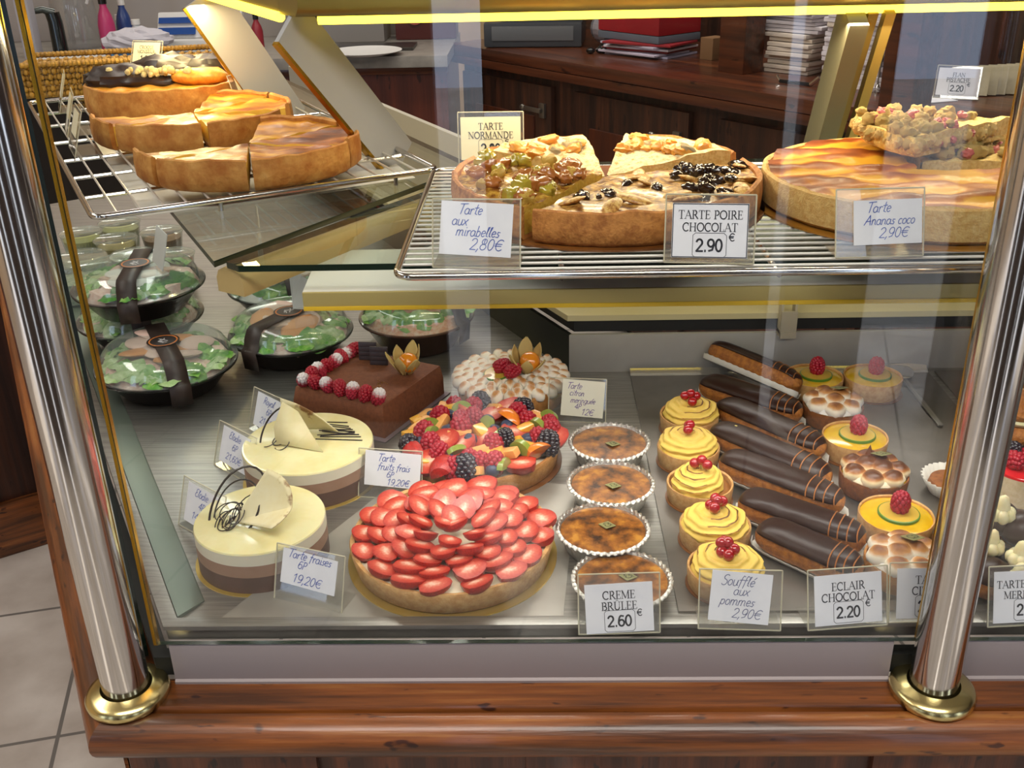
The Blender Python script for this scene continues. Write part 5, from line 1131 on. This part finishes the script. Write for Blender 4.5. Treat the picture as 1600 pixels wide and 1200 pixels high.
for (c, R_, a0, a1, lab, sd) in (((.372, .995, ZB), .138, 0, 84, 'yellow crumble slice on the golden board beside the pineapple tart', 3), ((.470, 1.06, ZB + .0), .001, 0, 1, '', 0)):
    if not lab: continue
    t = wedge('rhubarb_crumble_slice', lab, 'tart slice', c, R_, .03, a0, a1, cr_y, crumb_s, cr_y, rough_top(.031, .006, sd), group=NR)
    chunks(t, a0 + 3, a1 - 3, .02, .12, .036, 44, (('crumble_lump', cr_y, .005, .011, .75), ('rhubarb_piece', rubr, .005, .008, .7), ('crumble_lump', cr_y, .005, .010, .8)), sd)
q = G(1345, 252, ZB + .04); t0 = (.328, 1.065)
t = wedge('rhubarb_crumble_slice', 'tall yellow crumble slice raised at the back right of the rack', 'tart slice', (.482, 1.058, ZB + .040), .150, .017, 164, 214, cr_y, crumb_s, cr_y, rough_top(.020, .004, 9), rim=.002, group=NR)
chunks(t, 164, 213, .03, .148, .0225, 60, (('crumble_lump', cr_y, .005, .010, .75), ('rhubarb_piece', rubr, .005, .007, .7), ('crumble_lump', cr_y, .005, .010, .8)), 21)
chunks(t, 166, 213, .145, .152, .011, 26, (('crumble_lump', crumb_s, .005, .008, .9), ('crumble_lump', cr_y, .005, .008, .9)), 31)
chunks(t, 212, 215, .02, .15, .011, 34, (('crumble_lump', crumb_s, .005, .008, .9), ('crumble_lump', cr_y, .005, .008, .9), ('rhubarb_piece', rubr, .004, .006, .8)), 23)
b = MB(); b.box((.45, 1.085, ZB + .0195), (.11, .045, .039), bev=.004); tag(b.build('loaf_slice', crumb_s), 'pale cake block under the raised crumble slice, mostly hidden', 'cake')

# ------------------------------------------------------------------ pastries right of the right post
puff = M('cream puff crust', '#c27a30', '#a05c20', scale=45, rough=.55, bump=.6, bscale=90, c3='#d9a050', sss=.08)
chant = M('whipped cream', '#ece0b4', '#e4d49c', scale=40, rough=.5, sss=.25)
def rosette(b, s=1, n=7):
    for k in range(n):
        a = 2 * pi * k / n; b.ball((.55 * s * cos(a), .55 * s * sin(a), .25 * s), (.42 * s, .42 * s, .5 * s), 8, 6)
    b.ball((0, 0, .6 * s), (.5 * s, .5 * s, .75 * s), 10, 7, fn=lambda d: 1 + .5 * max(0, d.z) ** 4)
for k, (px, py, lab) in enumerate(((1598, 562, 'top golden cream puff at the right picture edge'), (1594, 604, 'middle golden cream puff at the right picture edge'), (1592, 656, 'lower golden cream puff above the raspberry dessert'))):
    q = G(px, py, .03); t = thing('cream_puff', lab, 'cream puff', Vector((q.x, q.y, .0026)), k, 'cream puffs right of the post')
    b = MB(); b.ball((0, 0, .017), (.034, .034, .017), 24, 14, fn=lambda d: 1 + .08 * nz(d.x * 4, d.y * 4, d.z * 4 + k)); b.build('shell_base', puff, t)
    b = MB(); b.ball((0, 0, .034), (.029, .029, .009), 20, 10); b.build('cream', chant, t)
    b = MB(); b.ball((0, 0, .045), (.031, .031, .016), 24, 14, fn=lambda d: 1 + .1 * nz(d.x * 4, d.y * 4, d.z * 4 + k + 5)); b.build('shell_top', puff, t)
q = G(1600, 735, .03); t = thing('raspberry_dessert', 'small cream dessert with red jelly and raspberries right of the post', 'dessert', Vector((q.x, q.y, .0026)))
b = MB(); b.lathe([(0, 0), (.036, 0), (.036, .032), (0, .032)], 44); b.build('mousse', M('pale mousse', '#d9c4a2', '#cdb48c', scale=70, rough=.6, sss=.2), t, ang=30)
b = MB(); b.lathe([(.036, .032), (.0355, .0345), (.033, .036), (0, .0362)], 44); b.build('jelly', M('red jelly', '#c81a24', rough=.1, coat=.8, sss=.2), t)
raspberry(t, (-.016, -.006, .044), .0105, (1.3, .4, 0)); raspberry(t, (.006, .006, .043), .0105, (.4, .2, 0)); fruit('b', t, (-.008, .016, .043), 1, rg)
q = G(1585, 872, .02); t = thing('chocolate_religieuse', 'ring of chocolate glazed choux and whipped cream right of the post', 'choux cake', Vector((q.x, q.y, .0026)))
for k in range(7):
    a = 2 * pi * k / 7 + .3; x, y = .05 * cos(a), .05 * sin(a)
    b = MB(); b.ball((x, y, .017), (.021, .021, .017), 18, 10); b.build('choux_bun', puff, t)
    b = MB(); b.ball((x, y, .0235), (.0205, .0205, .0145), 18, 10, fn=lambda d: 1 if d.z > -.2 else .7); b.build('chocolate_cap', choc_glaze, t)
    a2 = a + pi / 7; b = MB(); rosette(b, .016); b.build('cream_rosette', chant, t, loc=(.056 * cos(a2), .056 * sin(a2), .022), ang=80)
    b = MB(); rosette(b, .013); b.build('cream_rosette', chant, t, loc=(.03 * cos(a2), .03 * sin(a2), .034), ang=80)
for k, (x, y) in enumerate(((0, 0), (-.016, .014))):
    b = MB(); b.ball((x, y, .05 + .004 * k), (.019, .019, .017), 18, 12); b.build('choux_bun', choc_glaze, t)
b = MB(); rosette(b, .014); b.build('cream_rosette', chant, t, loc=(-.018, .006, .06), ang=80)
q = G(1462, 758, .01); t = thing('paper_case_tartlet', 'pleated white paper case just left of the right post', 'paper case', Vector((q.x + .016, q.y, .0026)))
b = MB(); b.lathe([(0, 0), (.022, 0), (.031, .018)], 80, fn=lambda r, z, a, k: (r * (1 + .05 * sin(a * 28) * (k == 2)), z)); b.build('case', doily, t).modifiers.new('thick', 'SOLIDIFY').thickness = .0003
b = MB(); b.lathe([(.024, .006), (.022, .014), (0, .018)], 30); b.build('cake', crust_dark, t)
# pale spatula leaning at the right of the sheet
pa, pb = G(1412, 592, .004), G(1472, 668, .004)
t = thing('cake_spatula', 'thin steel cake server lying along the right edge of the baking sheet', 'spatula', Vector((pa.x, pa.y, .0034)), atan2(pb.y - pa.y, pb.x - pa.x))
b = MB(); b.box((.06, 0, .001), (.15, .007, .002), bev=.0007); b.build('handle', steel, t)
b = MB(); b.ball((-.026, 0, .003), (.03, .02, .0028), 20, 8); b.build('blade', chrome, t)
SCL = 1.
# ------------------------------------------------------------------ side cabinet, basket
q0, q1 = G(5, 866, -.82), G(70, 846, -.82); d = (q1 - q0).normalized(); e = q1 + d * .036; s0 = e - d * 1.2
t = thing('shop_cabinet', 'dark panelled wooden cabinet on the floor left of the case', 'cabinet', e, atan2(d.y, d.x))
b = MB(); b.box((-.6, .25, .36), (1.2, .5, .72), bev=.006); b.build('carcass', wood_dark, t)
b = MB(); b.box((-.615, .24, .735), (1.22, .54, .03), bev=.008); b.build('top_board', wood_dx, t)
for k in range(2): b = MB(); b.box((-.33 - .52 * k, -.006, .4), (.44, .014, .5), bev=.006); b.box((-.33 - .52 * k, -.012, .4), (.3, .012, .36), bev=.005); b.build('panel', wood_z, t)
b = MB(); b.box((-.6, -.008, .07), (1.2, .02, .14), bev=.006); b.build('plinth', wood_x, t)
b = MB(); q = VP(61, 604, 1.0); c = corner(.018); cc = c + U * .52; b.lathe([(0, 0), (.011, 0), (.013, .003), (.012, .008), (.006, .012), (0, .013)], 28, c=(cc.x, cc.y, -.0425)); tag(b.build('brass_stud', brass), 'small brass stud on the counter ledge left of the left post', 'stud')

wk = M('woven straw', '#b58a34', '#8a6420', scale=1, rough=.6, stretch=(160, 160, 40), bump=.6, bscale=2)
bc = Vector((-.735, 1.89, .3025)); t = thing('wicker_basket', 'long woven straw basket at the back of the left shelf', 'basket', bc, radians(14))
b = MB(); L_, W_, H2 = .34, .13, .04
for k in range(46):
    for r_ in range(5):
        x = -L_ / 2 + L_ * (k + .5) / 46; z = .006 + r_ * .0095; b.ball((x, -W_ / 2 - .006 * r_ / 4 + (.002 if (k + r_) % 2 else -.002), z), (.0048, .004, .0056), 6, 5)
for k in range(18):
    for r_ in range(5):
        for s_ in (-1, 1): b.ball((s_ * (L_ / 2 + .004 * r_ / 4), -W_ / 2 + W_ * (k + .5) / 18, .006 + r_ * .0095), (.004, .0048, .0056), 6, 5)
b.box((0, 0, .002), (L_, W_, .004)); b.build('woven_wall', wk, t)
b = MB()
for s_ in (-1, 1):
    for k in range(50): x = -L_ / 2 + L_ * k / 49; b.ball((x, s_ * (W_ / 2 + .007), .055), (.0055, .008, .0055), 6, 5, rotz(.5))
b.build('braided_rim', wk, t)
b = MB()
for r_ in range(6):
    for k in range(44): b.ball((-L_ / 2 + .01 + (L_ - .02) * (k + .5 * (r_ % 2)) / 44, -W_ / 2 + .012 + r_ * .021, .045 + .003 * (k % 2)), (.0048, .0115, .004), 6, 5)
b.build('straw_lining', wk, t)

# ------------------------------------------------------------------ counters behind
ZT = .1; YF = 3.80
def top(px, py): return G(px, py, ZT)
b = MB(); lb = thing('back_counter', 'grey topped service counter with brown base at the back', 'counter', (-1.0, YF, -.82))
b = MB(); b.box((-.63, .32, .9), (2.64, .7, .04), bev=.003); b.build('worktop', M('grey laminate', '#8f8a82', '#7f7a73', scale=14, rough=.35), lb)
b = MB(); b.box((.37, .34, .44), (.62, .6, .88)); b.build('base_panel', wood_red, lb)
b = MB(); b.box((.375, .03, .865), (.62, .02, .03), bev=.004); b.build('top_rail', wood_dx, lb)
b = MB(); b.box((-.95, .45, .44), (1.98, .4, .88)); b.build('bay_shade_block', M('painted bay shade', '#1d1814', rough=.7), lb)  # solid block, its dark colour stands for the shade in the bay
b = MB(); b.box((-.75, .66, 1.01), (2.4, .02, .2)); b.build('splashback', M('pale splashback', '#a79f9a', rough=.4), lb)
# dark diagonal counter
A1, A2 = top(705, 66), top(1290, 157); dv = (A2 - A1).normalized(); ang = atan2(dv.y, dv.x)
dc = thing('dark_counter', 'dark walnut counter with panelled doors running diagonally behind the case', 'counter', Vector((A1.x, A1.y, -.82)), ang)
LEN = 2.7
b = MB(); b.box((LEN / 2, .32, .9), (LEN + .0, .68, .04), bev=.012); b.build('worktop', wood_dx, dc)
b = MB(); b.box((LEN / 2, -.005, .865), (LEN, .03, .03), bev=.008); b.build('cornice', wood_dx, dc)
b = MB(); b.box((LEN / 2 + .02, .33, .44), (LEN - .04, .6, .83)); b.build('carcass', wood_dark, dc)
for k in range(4):
    x0 = .06 + k * .66
    b = MB(); b.box((x0 + .27, .018, .45), (.54, .024, .74), bev=.004); q = b.build('door', wood_dark, dc)
    b = MB(); b.box((x0 + .27, .004, .43), (.36, .012, .56), bev=.006); b.build('raised_panel', M('walnut panel', '#3b1a0e', '#54260f', scale=1, rough=.4, stretch=(14, 14, 1.5)), q)
    b = MB(); hx = x0 + (.5 if k % 2 == 0 else .04); hx = x0 + .5
    b.box((hx, .0, .735), (.03, .012, .05), bev=.003); b.box((hx - .05, -.012, .735), (.11, .01, .016), bev=.004); b.ball((hx - .1, -.012, .735), (.016, .008, .012), 10, 7); b.build('latch', M('aged steel latch', '#8f8a80', rough=.3, metal=.9), q)
def on_dark(px, py, z=ZT): return G(px, py, z)
for px, w, lab in ((1156, .10, 'wooden upright between the red box and the paper stacks'), (1412, .09, 'right wooden upright beside the paper stacks'), (958, .05, 'thin wooden upright behind the glass ball')):
    q = on_dark(px, 112 if px < 1300 else 172 if px > 1300 else 80)
    if px == 958: q = on_dark(px, 78); q += Vector((.13, .22, 0))
    b = MB(); b.box((0, 0, .35), (w, .09, .7), bev=.004); tag(b.build('shelf_post', wood_dx, loc=(q.x, q.y, ZT), rot=(0, 0, ang)), lab, 'post', 'uprights on the dark counter')
q = on_dark(1300, 60); b = MB(); w0, w1 = top(760, 52), top(1560, 130)
# back board of the shelving
b = MB(); b.box((LEN / 2, .66, 1.35), (LEN, .03, .86)); b.build('back_board', wood_dark, dc)
# papers, boxes
def paper_stack(px, py, w, d_, n, th, rz0, label, col, sd, z=ZT, jitter=.01, group='paper stacks on the dark counter', name='paper_stack'):
    q = G(px, py, z); rg = random.Random(sd); t = thing(name, label, 'paper', Vector((q.x, q.y, z)), rz0, group)
    for k in range(n):
        b = MB(); b.box((rg.uniform(-jitter, jitter), rg.uniform(-jitter, jitter), th * (k + .5)), (w, d_, th * .86), rotz(rg.uniform(-.08, .08)), bev=th * .2); b.build('bundle', col if isinstance(col, bpy.types.Material) else col[k % len(col)], t)
    return t
pw = M('white bag paper', '#e6e0e4', '#cfc8cd', scale=1, rough=.8, stretch=(4, 4, 300)); pc = M('cream bag paper', '#e4d8ca', '#cdbeac', scale=1, rough=.8, stretch=(4, 4, 300))
paper_stack(1246, 112, .15, .13, 9, .013, ang + .1, 'cream paper bags stacked left of the olive bracket', [pc], 1, jitter=.012)
q = G(1240, 112, ZT); t = thing('paper_stack', 'white paper bags on top of the cream stack left of the bracket', 'paper', Vector((q.x + .03, q.y + .03, ZT + 9 * .013 + .001)), ang, 'paper stacks on the dark counter'); rg = random.Random(5)
for k in range(9): b = MB(); b.box((rg.uniform(-.012, .012), rg.uniform(-.012, .012), .011 * (k + .5)), (.2, .19, .0095), rotz(rg.uniform(-.12, .12)), bev=.002); b.build('bundle', pw, t)
b = MB(); b.box((0, -.03, .106), (.12, .1, .012), rotz(.2), bev=.003); b.build('note_block', pc, t)
q = G(1366, 140, ZT); t = thing('paper_stack', 'tall white paper stack right of the olive bracket', 'paper', Vector((q.x, q.y + .08, ZT)), ang, 'paper stacks on the dark counter')
for k in range(18): b = MB(); b.box((rg.uniform(-.006, .006), rg.uniform(-.006, .006), .013 * (k + .5)), (.19, .16, .0122), rotz(rg.uniform(-.04, .04)), bev=.002); b.build('bundle', pc if k == 12 else pw, t)
q = G(1360, 138, ZT); t = thing('spike_holder', 'small metal card stand in front of the tall paper stack', 'card stand', Vector((q.x, q.y - .06, ZT)))
b = MB(); b.lathe([(0, 0), (.026, 0), (.026, .004), (.008, .012), (.005, .02), (0, .02)], 28); b.build('foot', chrome, t)
b = MB(); b.tube([(0, 0, .018), (.002, 0, .10)], .003, 8); b.tube([(.002, 0, .095), (.016, -.004, .075)], .003, 6); b.build('stem', steel, t)
q = G(1240, 133, ZT); t = thing('corkscrew', 'dark corkscrew lying on the counter before the paper stack', 'tool', Vector((q.x, q.y, ZT)), ang)
b = MB(); b.tube([(-.05, 0, .006), (.05, .01, .006)], .005, 8); b.build('shaft', black_pl, t)
b = MB(); b.tube([(.05, .01, .006), (.078, .012, .028)], .006, 8); b.tube([(-.05, 0, .006), (-.064, .002, .02)], .004, 8); b.build('arms', chrome, t)
q = G(1040, 88, ZT); t = thing('paper_pile', 'loose pile of magazines and papers under the red box', 'paper', Vector((q.x - .05, q.y + .07, ZT)), ang + .12); rg = random.Random(12)
for k in range(6):
    b = MB(); c_ = [M('blue white paper', '#a9a6bd', rough=.6), M('lilac paper', '#b9b0c0', rough=.6), M('red folder', '#8a1f26', rough=.5), M('white sheet', '#cfcad2', rough=.6)][(0, 1, 2, 3, 1, 2)[k]]
    b.box((rg.uniform(-.02, .02), rg.uniform(-.02, .02), .008 * (k + .5)), (.27, .18, .0066), rotz(rg.uniform(-.2, .2)), bev=.001); b.build('sheets', c_, t)
t2 = thing('red_box', 'red box with grey base on top of the magazine pile', 'box', Vector((q.x - .05, q.y + .10, ZT + .0485)), ang)
b = MB(); b.box((0, 0, .012), (.30, .2, .024), bev=.004); b.build('tray', M('slate card', '#59606a', rough=.6), t2)
b = MB(); b.box((0, 0, .075), (.30, .2, .1), bev=.006); b.build('lid', M('red card', '#9c1620', '#8a121c', scale=5, rough=.5), t2)
q = on_dark(1114, 92); b = MB(); b.box((0, 0, .035), (.055, .07, .07), bev=.003); tag(b.build('wood_block', M('plain wood', '#7a5a3a', rough=.7), loc=(q.x, q.y, ZT), rot=(0, 0, ang)), 'pale wooden block beside the wooden upright', 'block')
q = G(922, 62, ZT + .03); t = thing('glass_ball', 'clear faceted glass ball at the end of the black machine', 'ornament', Vector((q.x + .06, q.y + .03, ZT)))
b = MB(); b.lathe([(0, 0), (.03, 0), (.022, .01), (0, .012)], 20); b.build('stand', steel, t)
b = MB(); b.ball((0, 0, .066), .058, 14, 10); b.build('ball', M('smoky glass', '#9a98a0', rough=.05, coat=1, metal=.35), t, smooth=False)
q = top(838, 73); t = thing('card_terminal', 'low black machine with grey front on the dark counter', 'machine', Vector((q.x, q.y + .1, ZT)), ang * .12)
b = MB(); b.box((0, 0, .045), (.36, .26, .085), bev=.008); b.build('body', M('slate plastic', '#33363a', rough=.4), t)
b = MB(); b.box((0, -.131, .05), (.3, .004, .05), bev=.002); b.build('front_plate', M('grey plastic', '#5a5c5e', rough=.4), t)
b = MB(); b.box((.02, .03, .115), (.3, .18, .055), bev=.01); b.build('upper_body', black_pl, t)
q = on_dark(938, 83); b = MB(); rg = random.Random(2)
for k in range(9): b.ball((rg.uniform(-.04, .05), rg.uniform(-.02, .02), .011), (.016, .012, .011), 8, 6)
tag(b.build('key_bunch', black_pl, loc=(q.x, q.y, ZT)), 'small dark bunch of keys lying in front of the glass ball', 'keys')
q = on_dark(966, 75); b = MB(); b.tube([(-.05, -.0, .0105), (.05, .02, .022)], .009, 8); tag(b.build('pen', M('blue plastic', '#3d5a7a', rough=.4), loc=(q.x, q.y, ZT), rot=(0, 0, .2)), 'blue pen lying right of the key bunch', 'pen')
# flan pistache cards on the dark counter
q = G(1470, 148, .335)
t = price_tag('printed FLAN PISTACHE card at 2.20 in front of a row of cards, upper right', Vector((0, 0, 0)), 0, dict(t=[('FLAN', .0085, .0066), ('PISTACHE', 0, .0066)], p='2.20', py=-.0155), cw=.066, chh=.046, cy=.028, group='price cards')
q = G(1492, 156, ZT); k_ = 1.5
t.location = (q.x, q.y, ZT + .002); t.scale = (k_,) * 3; t.rotation_euler = (0, 0, radians(-24))
for k in range(8):
    b = MB(); b.box((0, 0, .036), (.095, .0022, .07), rotz(0)); tag(b.build('card_stack', M('ivory spare card', '#cfc4a4', '#b9ad8c', scale=10, rough=.8), loc=(q.x + .05 + .026 * k, q.y + .05 + .006 * k, ZT + .002), rot=(radians(-16), 0, radians(-24))), 'ivory spare price card in the row behind the FLAN PISTACHE card', 'card', 'spare price cards')
b = MB(); b.box((0, 0, .001), (.12, .08, .002)); tag(b.build('paper_sheet', paper, loc=(*(G(1450, 157, ZT).to_2d()), ZT + .0005), rot=(0, 0, .3)), 'white sheet lying left of the FLAN PISTACHE card', 'paper')

# things on the back counter
q = VP(318, 62, 4.1); sx = q.x; t = thing('counter_scale', 'white counter scale with two blue displays on the grey counter', 'scale', Vector((sx, 4.12, ZT)), 0); t.scale = (.95, .9, .72)
b = MB(); b.box((0, 0, .03), (.36, .3, .06), bev=.01); b.build('base', white_pl, t)
R3 = Matrix.Rotation(radians(-28), 3, 'X'); b = MB(); b.box((0, -.03, .115), (.34, .045, .14), R3, bev=.01); b.build('console', white_pl, t)
for z, h_ in ((.148, .03), (.10, .036)): 
    for x in (-.085, .085): b = MB(); b.box((x, -.052 - .0, z) if z > .12 else (x, -.078, z - .002), (.15, .006, h_), R3); b.build('display', M('blue display', '#1f3f78', rough=.2, emit=.35), t)
def bottle(px, label, col, cap, h, r, y=4.05, trig=False, name='bottle'):
    h *= .8; r *= .72
    q = VP(px, 60, y); t = thing(name, label, 'bottle', Vector((q.x, y, ZT)))
    b = MB(); b.lathe([(0, 0), (r, 0), (r * 1.02, h * .5), (r * .8, h * .66), (r * .42, h * .8), (r * .42, h * .86), (0, h * .86)], 24); b.build('body', col, t)
    b = MB(); b.lathe([(0, h * .85), (r * .5, h * .85), (r * .5, h), (0, h)], 18); b.build('cap', cap, t)
    if trig: b = MB(); b.box((-.02, 0, h * 1.02), (.08, .02, .03), bev=.006); b.tube([(-.045, 0, h), (-.06, 0, h * .86)], .006, 6); b.build('trigger', white_pl, t)
pk = M('pink cleaner', '#b8386a', rough=.3); bottle(170, 'pink spray bottle on the back counter left of the scale', pk, black_pl, .26, .042, 4.0, True, 'spray_bottle')
bottle(190, 'pale green bottle beside the pink spray bottle', M('pale green plastic', '#9fc0b4', rough=.3), white_pl, .16, .035, 4.12)
bottle(198, 'blue topped bottle left of the counter scale', M('navy plastic', '#27407a', rough=.3), white_pl, .24, .04, 4.1)
bottle(403, 'small red bottle right of the counter scale', M('red plastic', '#8f2530', rough=.35), black_pl, .15, .03, 4.1)
bottle(216, 'white bottle just left of the counter scale', M('milky plastic', '#b9bcc0', rough=.4), white_pl, .15, .045, 4.0)
q = VP(122, 60, 4.2); t = thing('glass_jug', 'tall clear glass jug beside the dark tap', 'jug', Vector((q.x, 4.2, ZT)))
b = MB(); b.lathe([(0, 0), (.085, 0), (.09, .1), (.075, .22), (.05, .3), (.052, .34), (.048, .34), (.046, .3), (.07, .22), (.085, .1), (.08, .006), (0, .006)], 36); b.build('body', clear('jug glass', (.9, .9, .9), f0=.08, haze=.08), t)
q = VP(95, 60, 4.0); t = thing('tap', 'dark chrome mixer tap at the upper left', 'tap', Vector((q.x, 3.98, ZT)))
b = MB(); b.tube([(0, 0, 0), (0, 0, .12), (-.005, 0, .15)], [.028, .026, .026], 14); b.build('column', M('dark chrome', '#4a4e4c', rough=.15, metal=.9), t)
b = MB(); b.tube([(0, 0, .15), (-.03, -.02, .165), (-.085, -.05, .158)], [.018, .013, .010], 10); b.build('spout', MATS['dark chrome'], t)
for px, py, lab in ((105, 86, 'white plate behind the wicker basket, upper left'), (570, 73, 'white oval plate on the grey counter above the flans')):
    q = G(px, py, ZT + .03); t = thing('plate', lab, 'plate', Vector((q.x, q.y, ZT)), 0, 'white plates')
    b = MB(); b.lathe([(0, .004), (.08, .004), (.13, .016), (.132, .018), (.12, .015), (.07, .008), (0, .008)], 48); b.build('dish', white_pl, t)
q = G(245, 66, ZT + .02); b = MB(); b.ball((0, 0, .045), (.13, .08, .045), 22, 12, fn=lambda d: 1 + .22 * nz(d.x * 4, d.y * 4, d.z * 4)); tag(b.build('crumpled_paper', M('tissue', '#c4c0c8', rough=.8), smooth=False, loc=(q.x + .02, 3.895, ZT + .012)), 'crumpled white tissue in front of the counter scale', 'paper')
q = VP(200, 68, 3.85); b = MB(); b.box((0, 0, .012), (.16, .1, .02), rotz(.3), bev=.006); tag(b.build('cloth', M('blue cloth', '#4f86b4', rough=.8), loc=(q.x, 3.9, ZT)), 'folded blue cloth behind the wicker basket', 'cloth')
q = VP(48, 60, 3.9); b = MB(); b.box((0, 0, .13), (.05, .05, .26), bev=.004); tag(b.build('paper_roll', M('grey white tube', '#a9a7ae', rough=.6), loc=(q.x, 3.9, ZT)), 'upright pale roll at the upper left corner', 'roll')
# grey machine and red radio on the counter behind the lamp
q = VP(540, 40, 4.3); t = thing('coffee_grinder', 'grey machine with round black dial behind the white bracket', 'machine', Vector((q.x, 4.28, ZT)))
b = MB(); b.box((0, 0, .15), (.34, .2, .3), bev=.01); b.build('body', M('warm grey metal', '#8a8580', rough=.4, metal=.2), t)
b = MB(); b.lathe([(0, 0), (.035, 0), (.035, .012), (0, .014)], 28); b.build('dial', black_pl, t, loc=(-.07, -.1, .07 + .05), rot=(radians(90), 0, 0))
b = MB(); b.lathe([(0, 0), (.016, 0), (.012, .014), (0, .016)], 20); b.build('knob', chrome, t, loc=(.1, -.1, .12), rot=(radians(90), 0, 0))
q = VP(668, 50, 4.3); t = thing('red_radio', 'dark red radio with round dial behind the case', 'radio', Vector((q.x, 4.3, ZT)))
b = MB(); b.box((0, 0, .09), (.24, .14, .18), bev=.01); b.build('body', M('dark red plastic', '#4a1a16', rough=.35), t)
b = MB(); b.lathe([(.025, 0), (.035, .003), (.033, .008), (.025, .006)], 30); b.build('dial_ring', M('red ring', '#8a2a1c', rough=.4), t, loc=(-.04, -.071, .09), rot=(radians(90), 0, 0))
for k in range(3): b = MB(); b.box((.03, -.072, .07 + .025 * k), (.03, .004, .008)); b.build('button', M('orange light', '#c85a1c', emit=.6 if k == 0 else .05) if k == 0 else M('dull orange', '#7a3a18', rough=.4), t)
b = MB(); q = G(555, 82, ZT); b.box((0, 0, .006), (.3, .16, .012), bev=.003); tag(b.build('steel_tray', M('dark steel tray', '#4d4a48', rough=.3, metal=.8), loc=(q.x + .06, q.y + .1, ZT)), 'dark steel tray under the white plate on the grey counter', 'tray')
# pale boxes seen behind the flans in the open bay
q = VP(468, 150, 3.3); t = thing('waste_bin', 'pale bin with blue bag behind the left rack', 'bin', Vector((q.x, 3.3, -.82)))
b = MB(); b.lathe([(0, 0), (.15, 0), (.18, .55), (.175, .55), (.145, .01), (0, .01)], 32); b.build('bucket', M('grey bin', '#8a8d98', rough=.5), t)
b = MB(); b.lathe([(.18, .5), (.186, .57), (.16, .56)], 40, fn=lambda r, z, a, k: (r * (1 + .04 * nz(cos(a) * 5, sin(a) * 5)), z)); b.build('bag', M('blue bag', '#39507a', rough=.4), t)
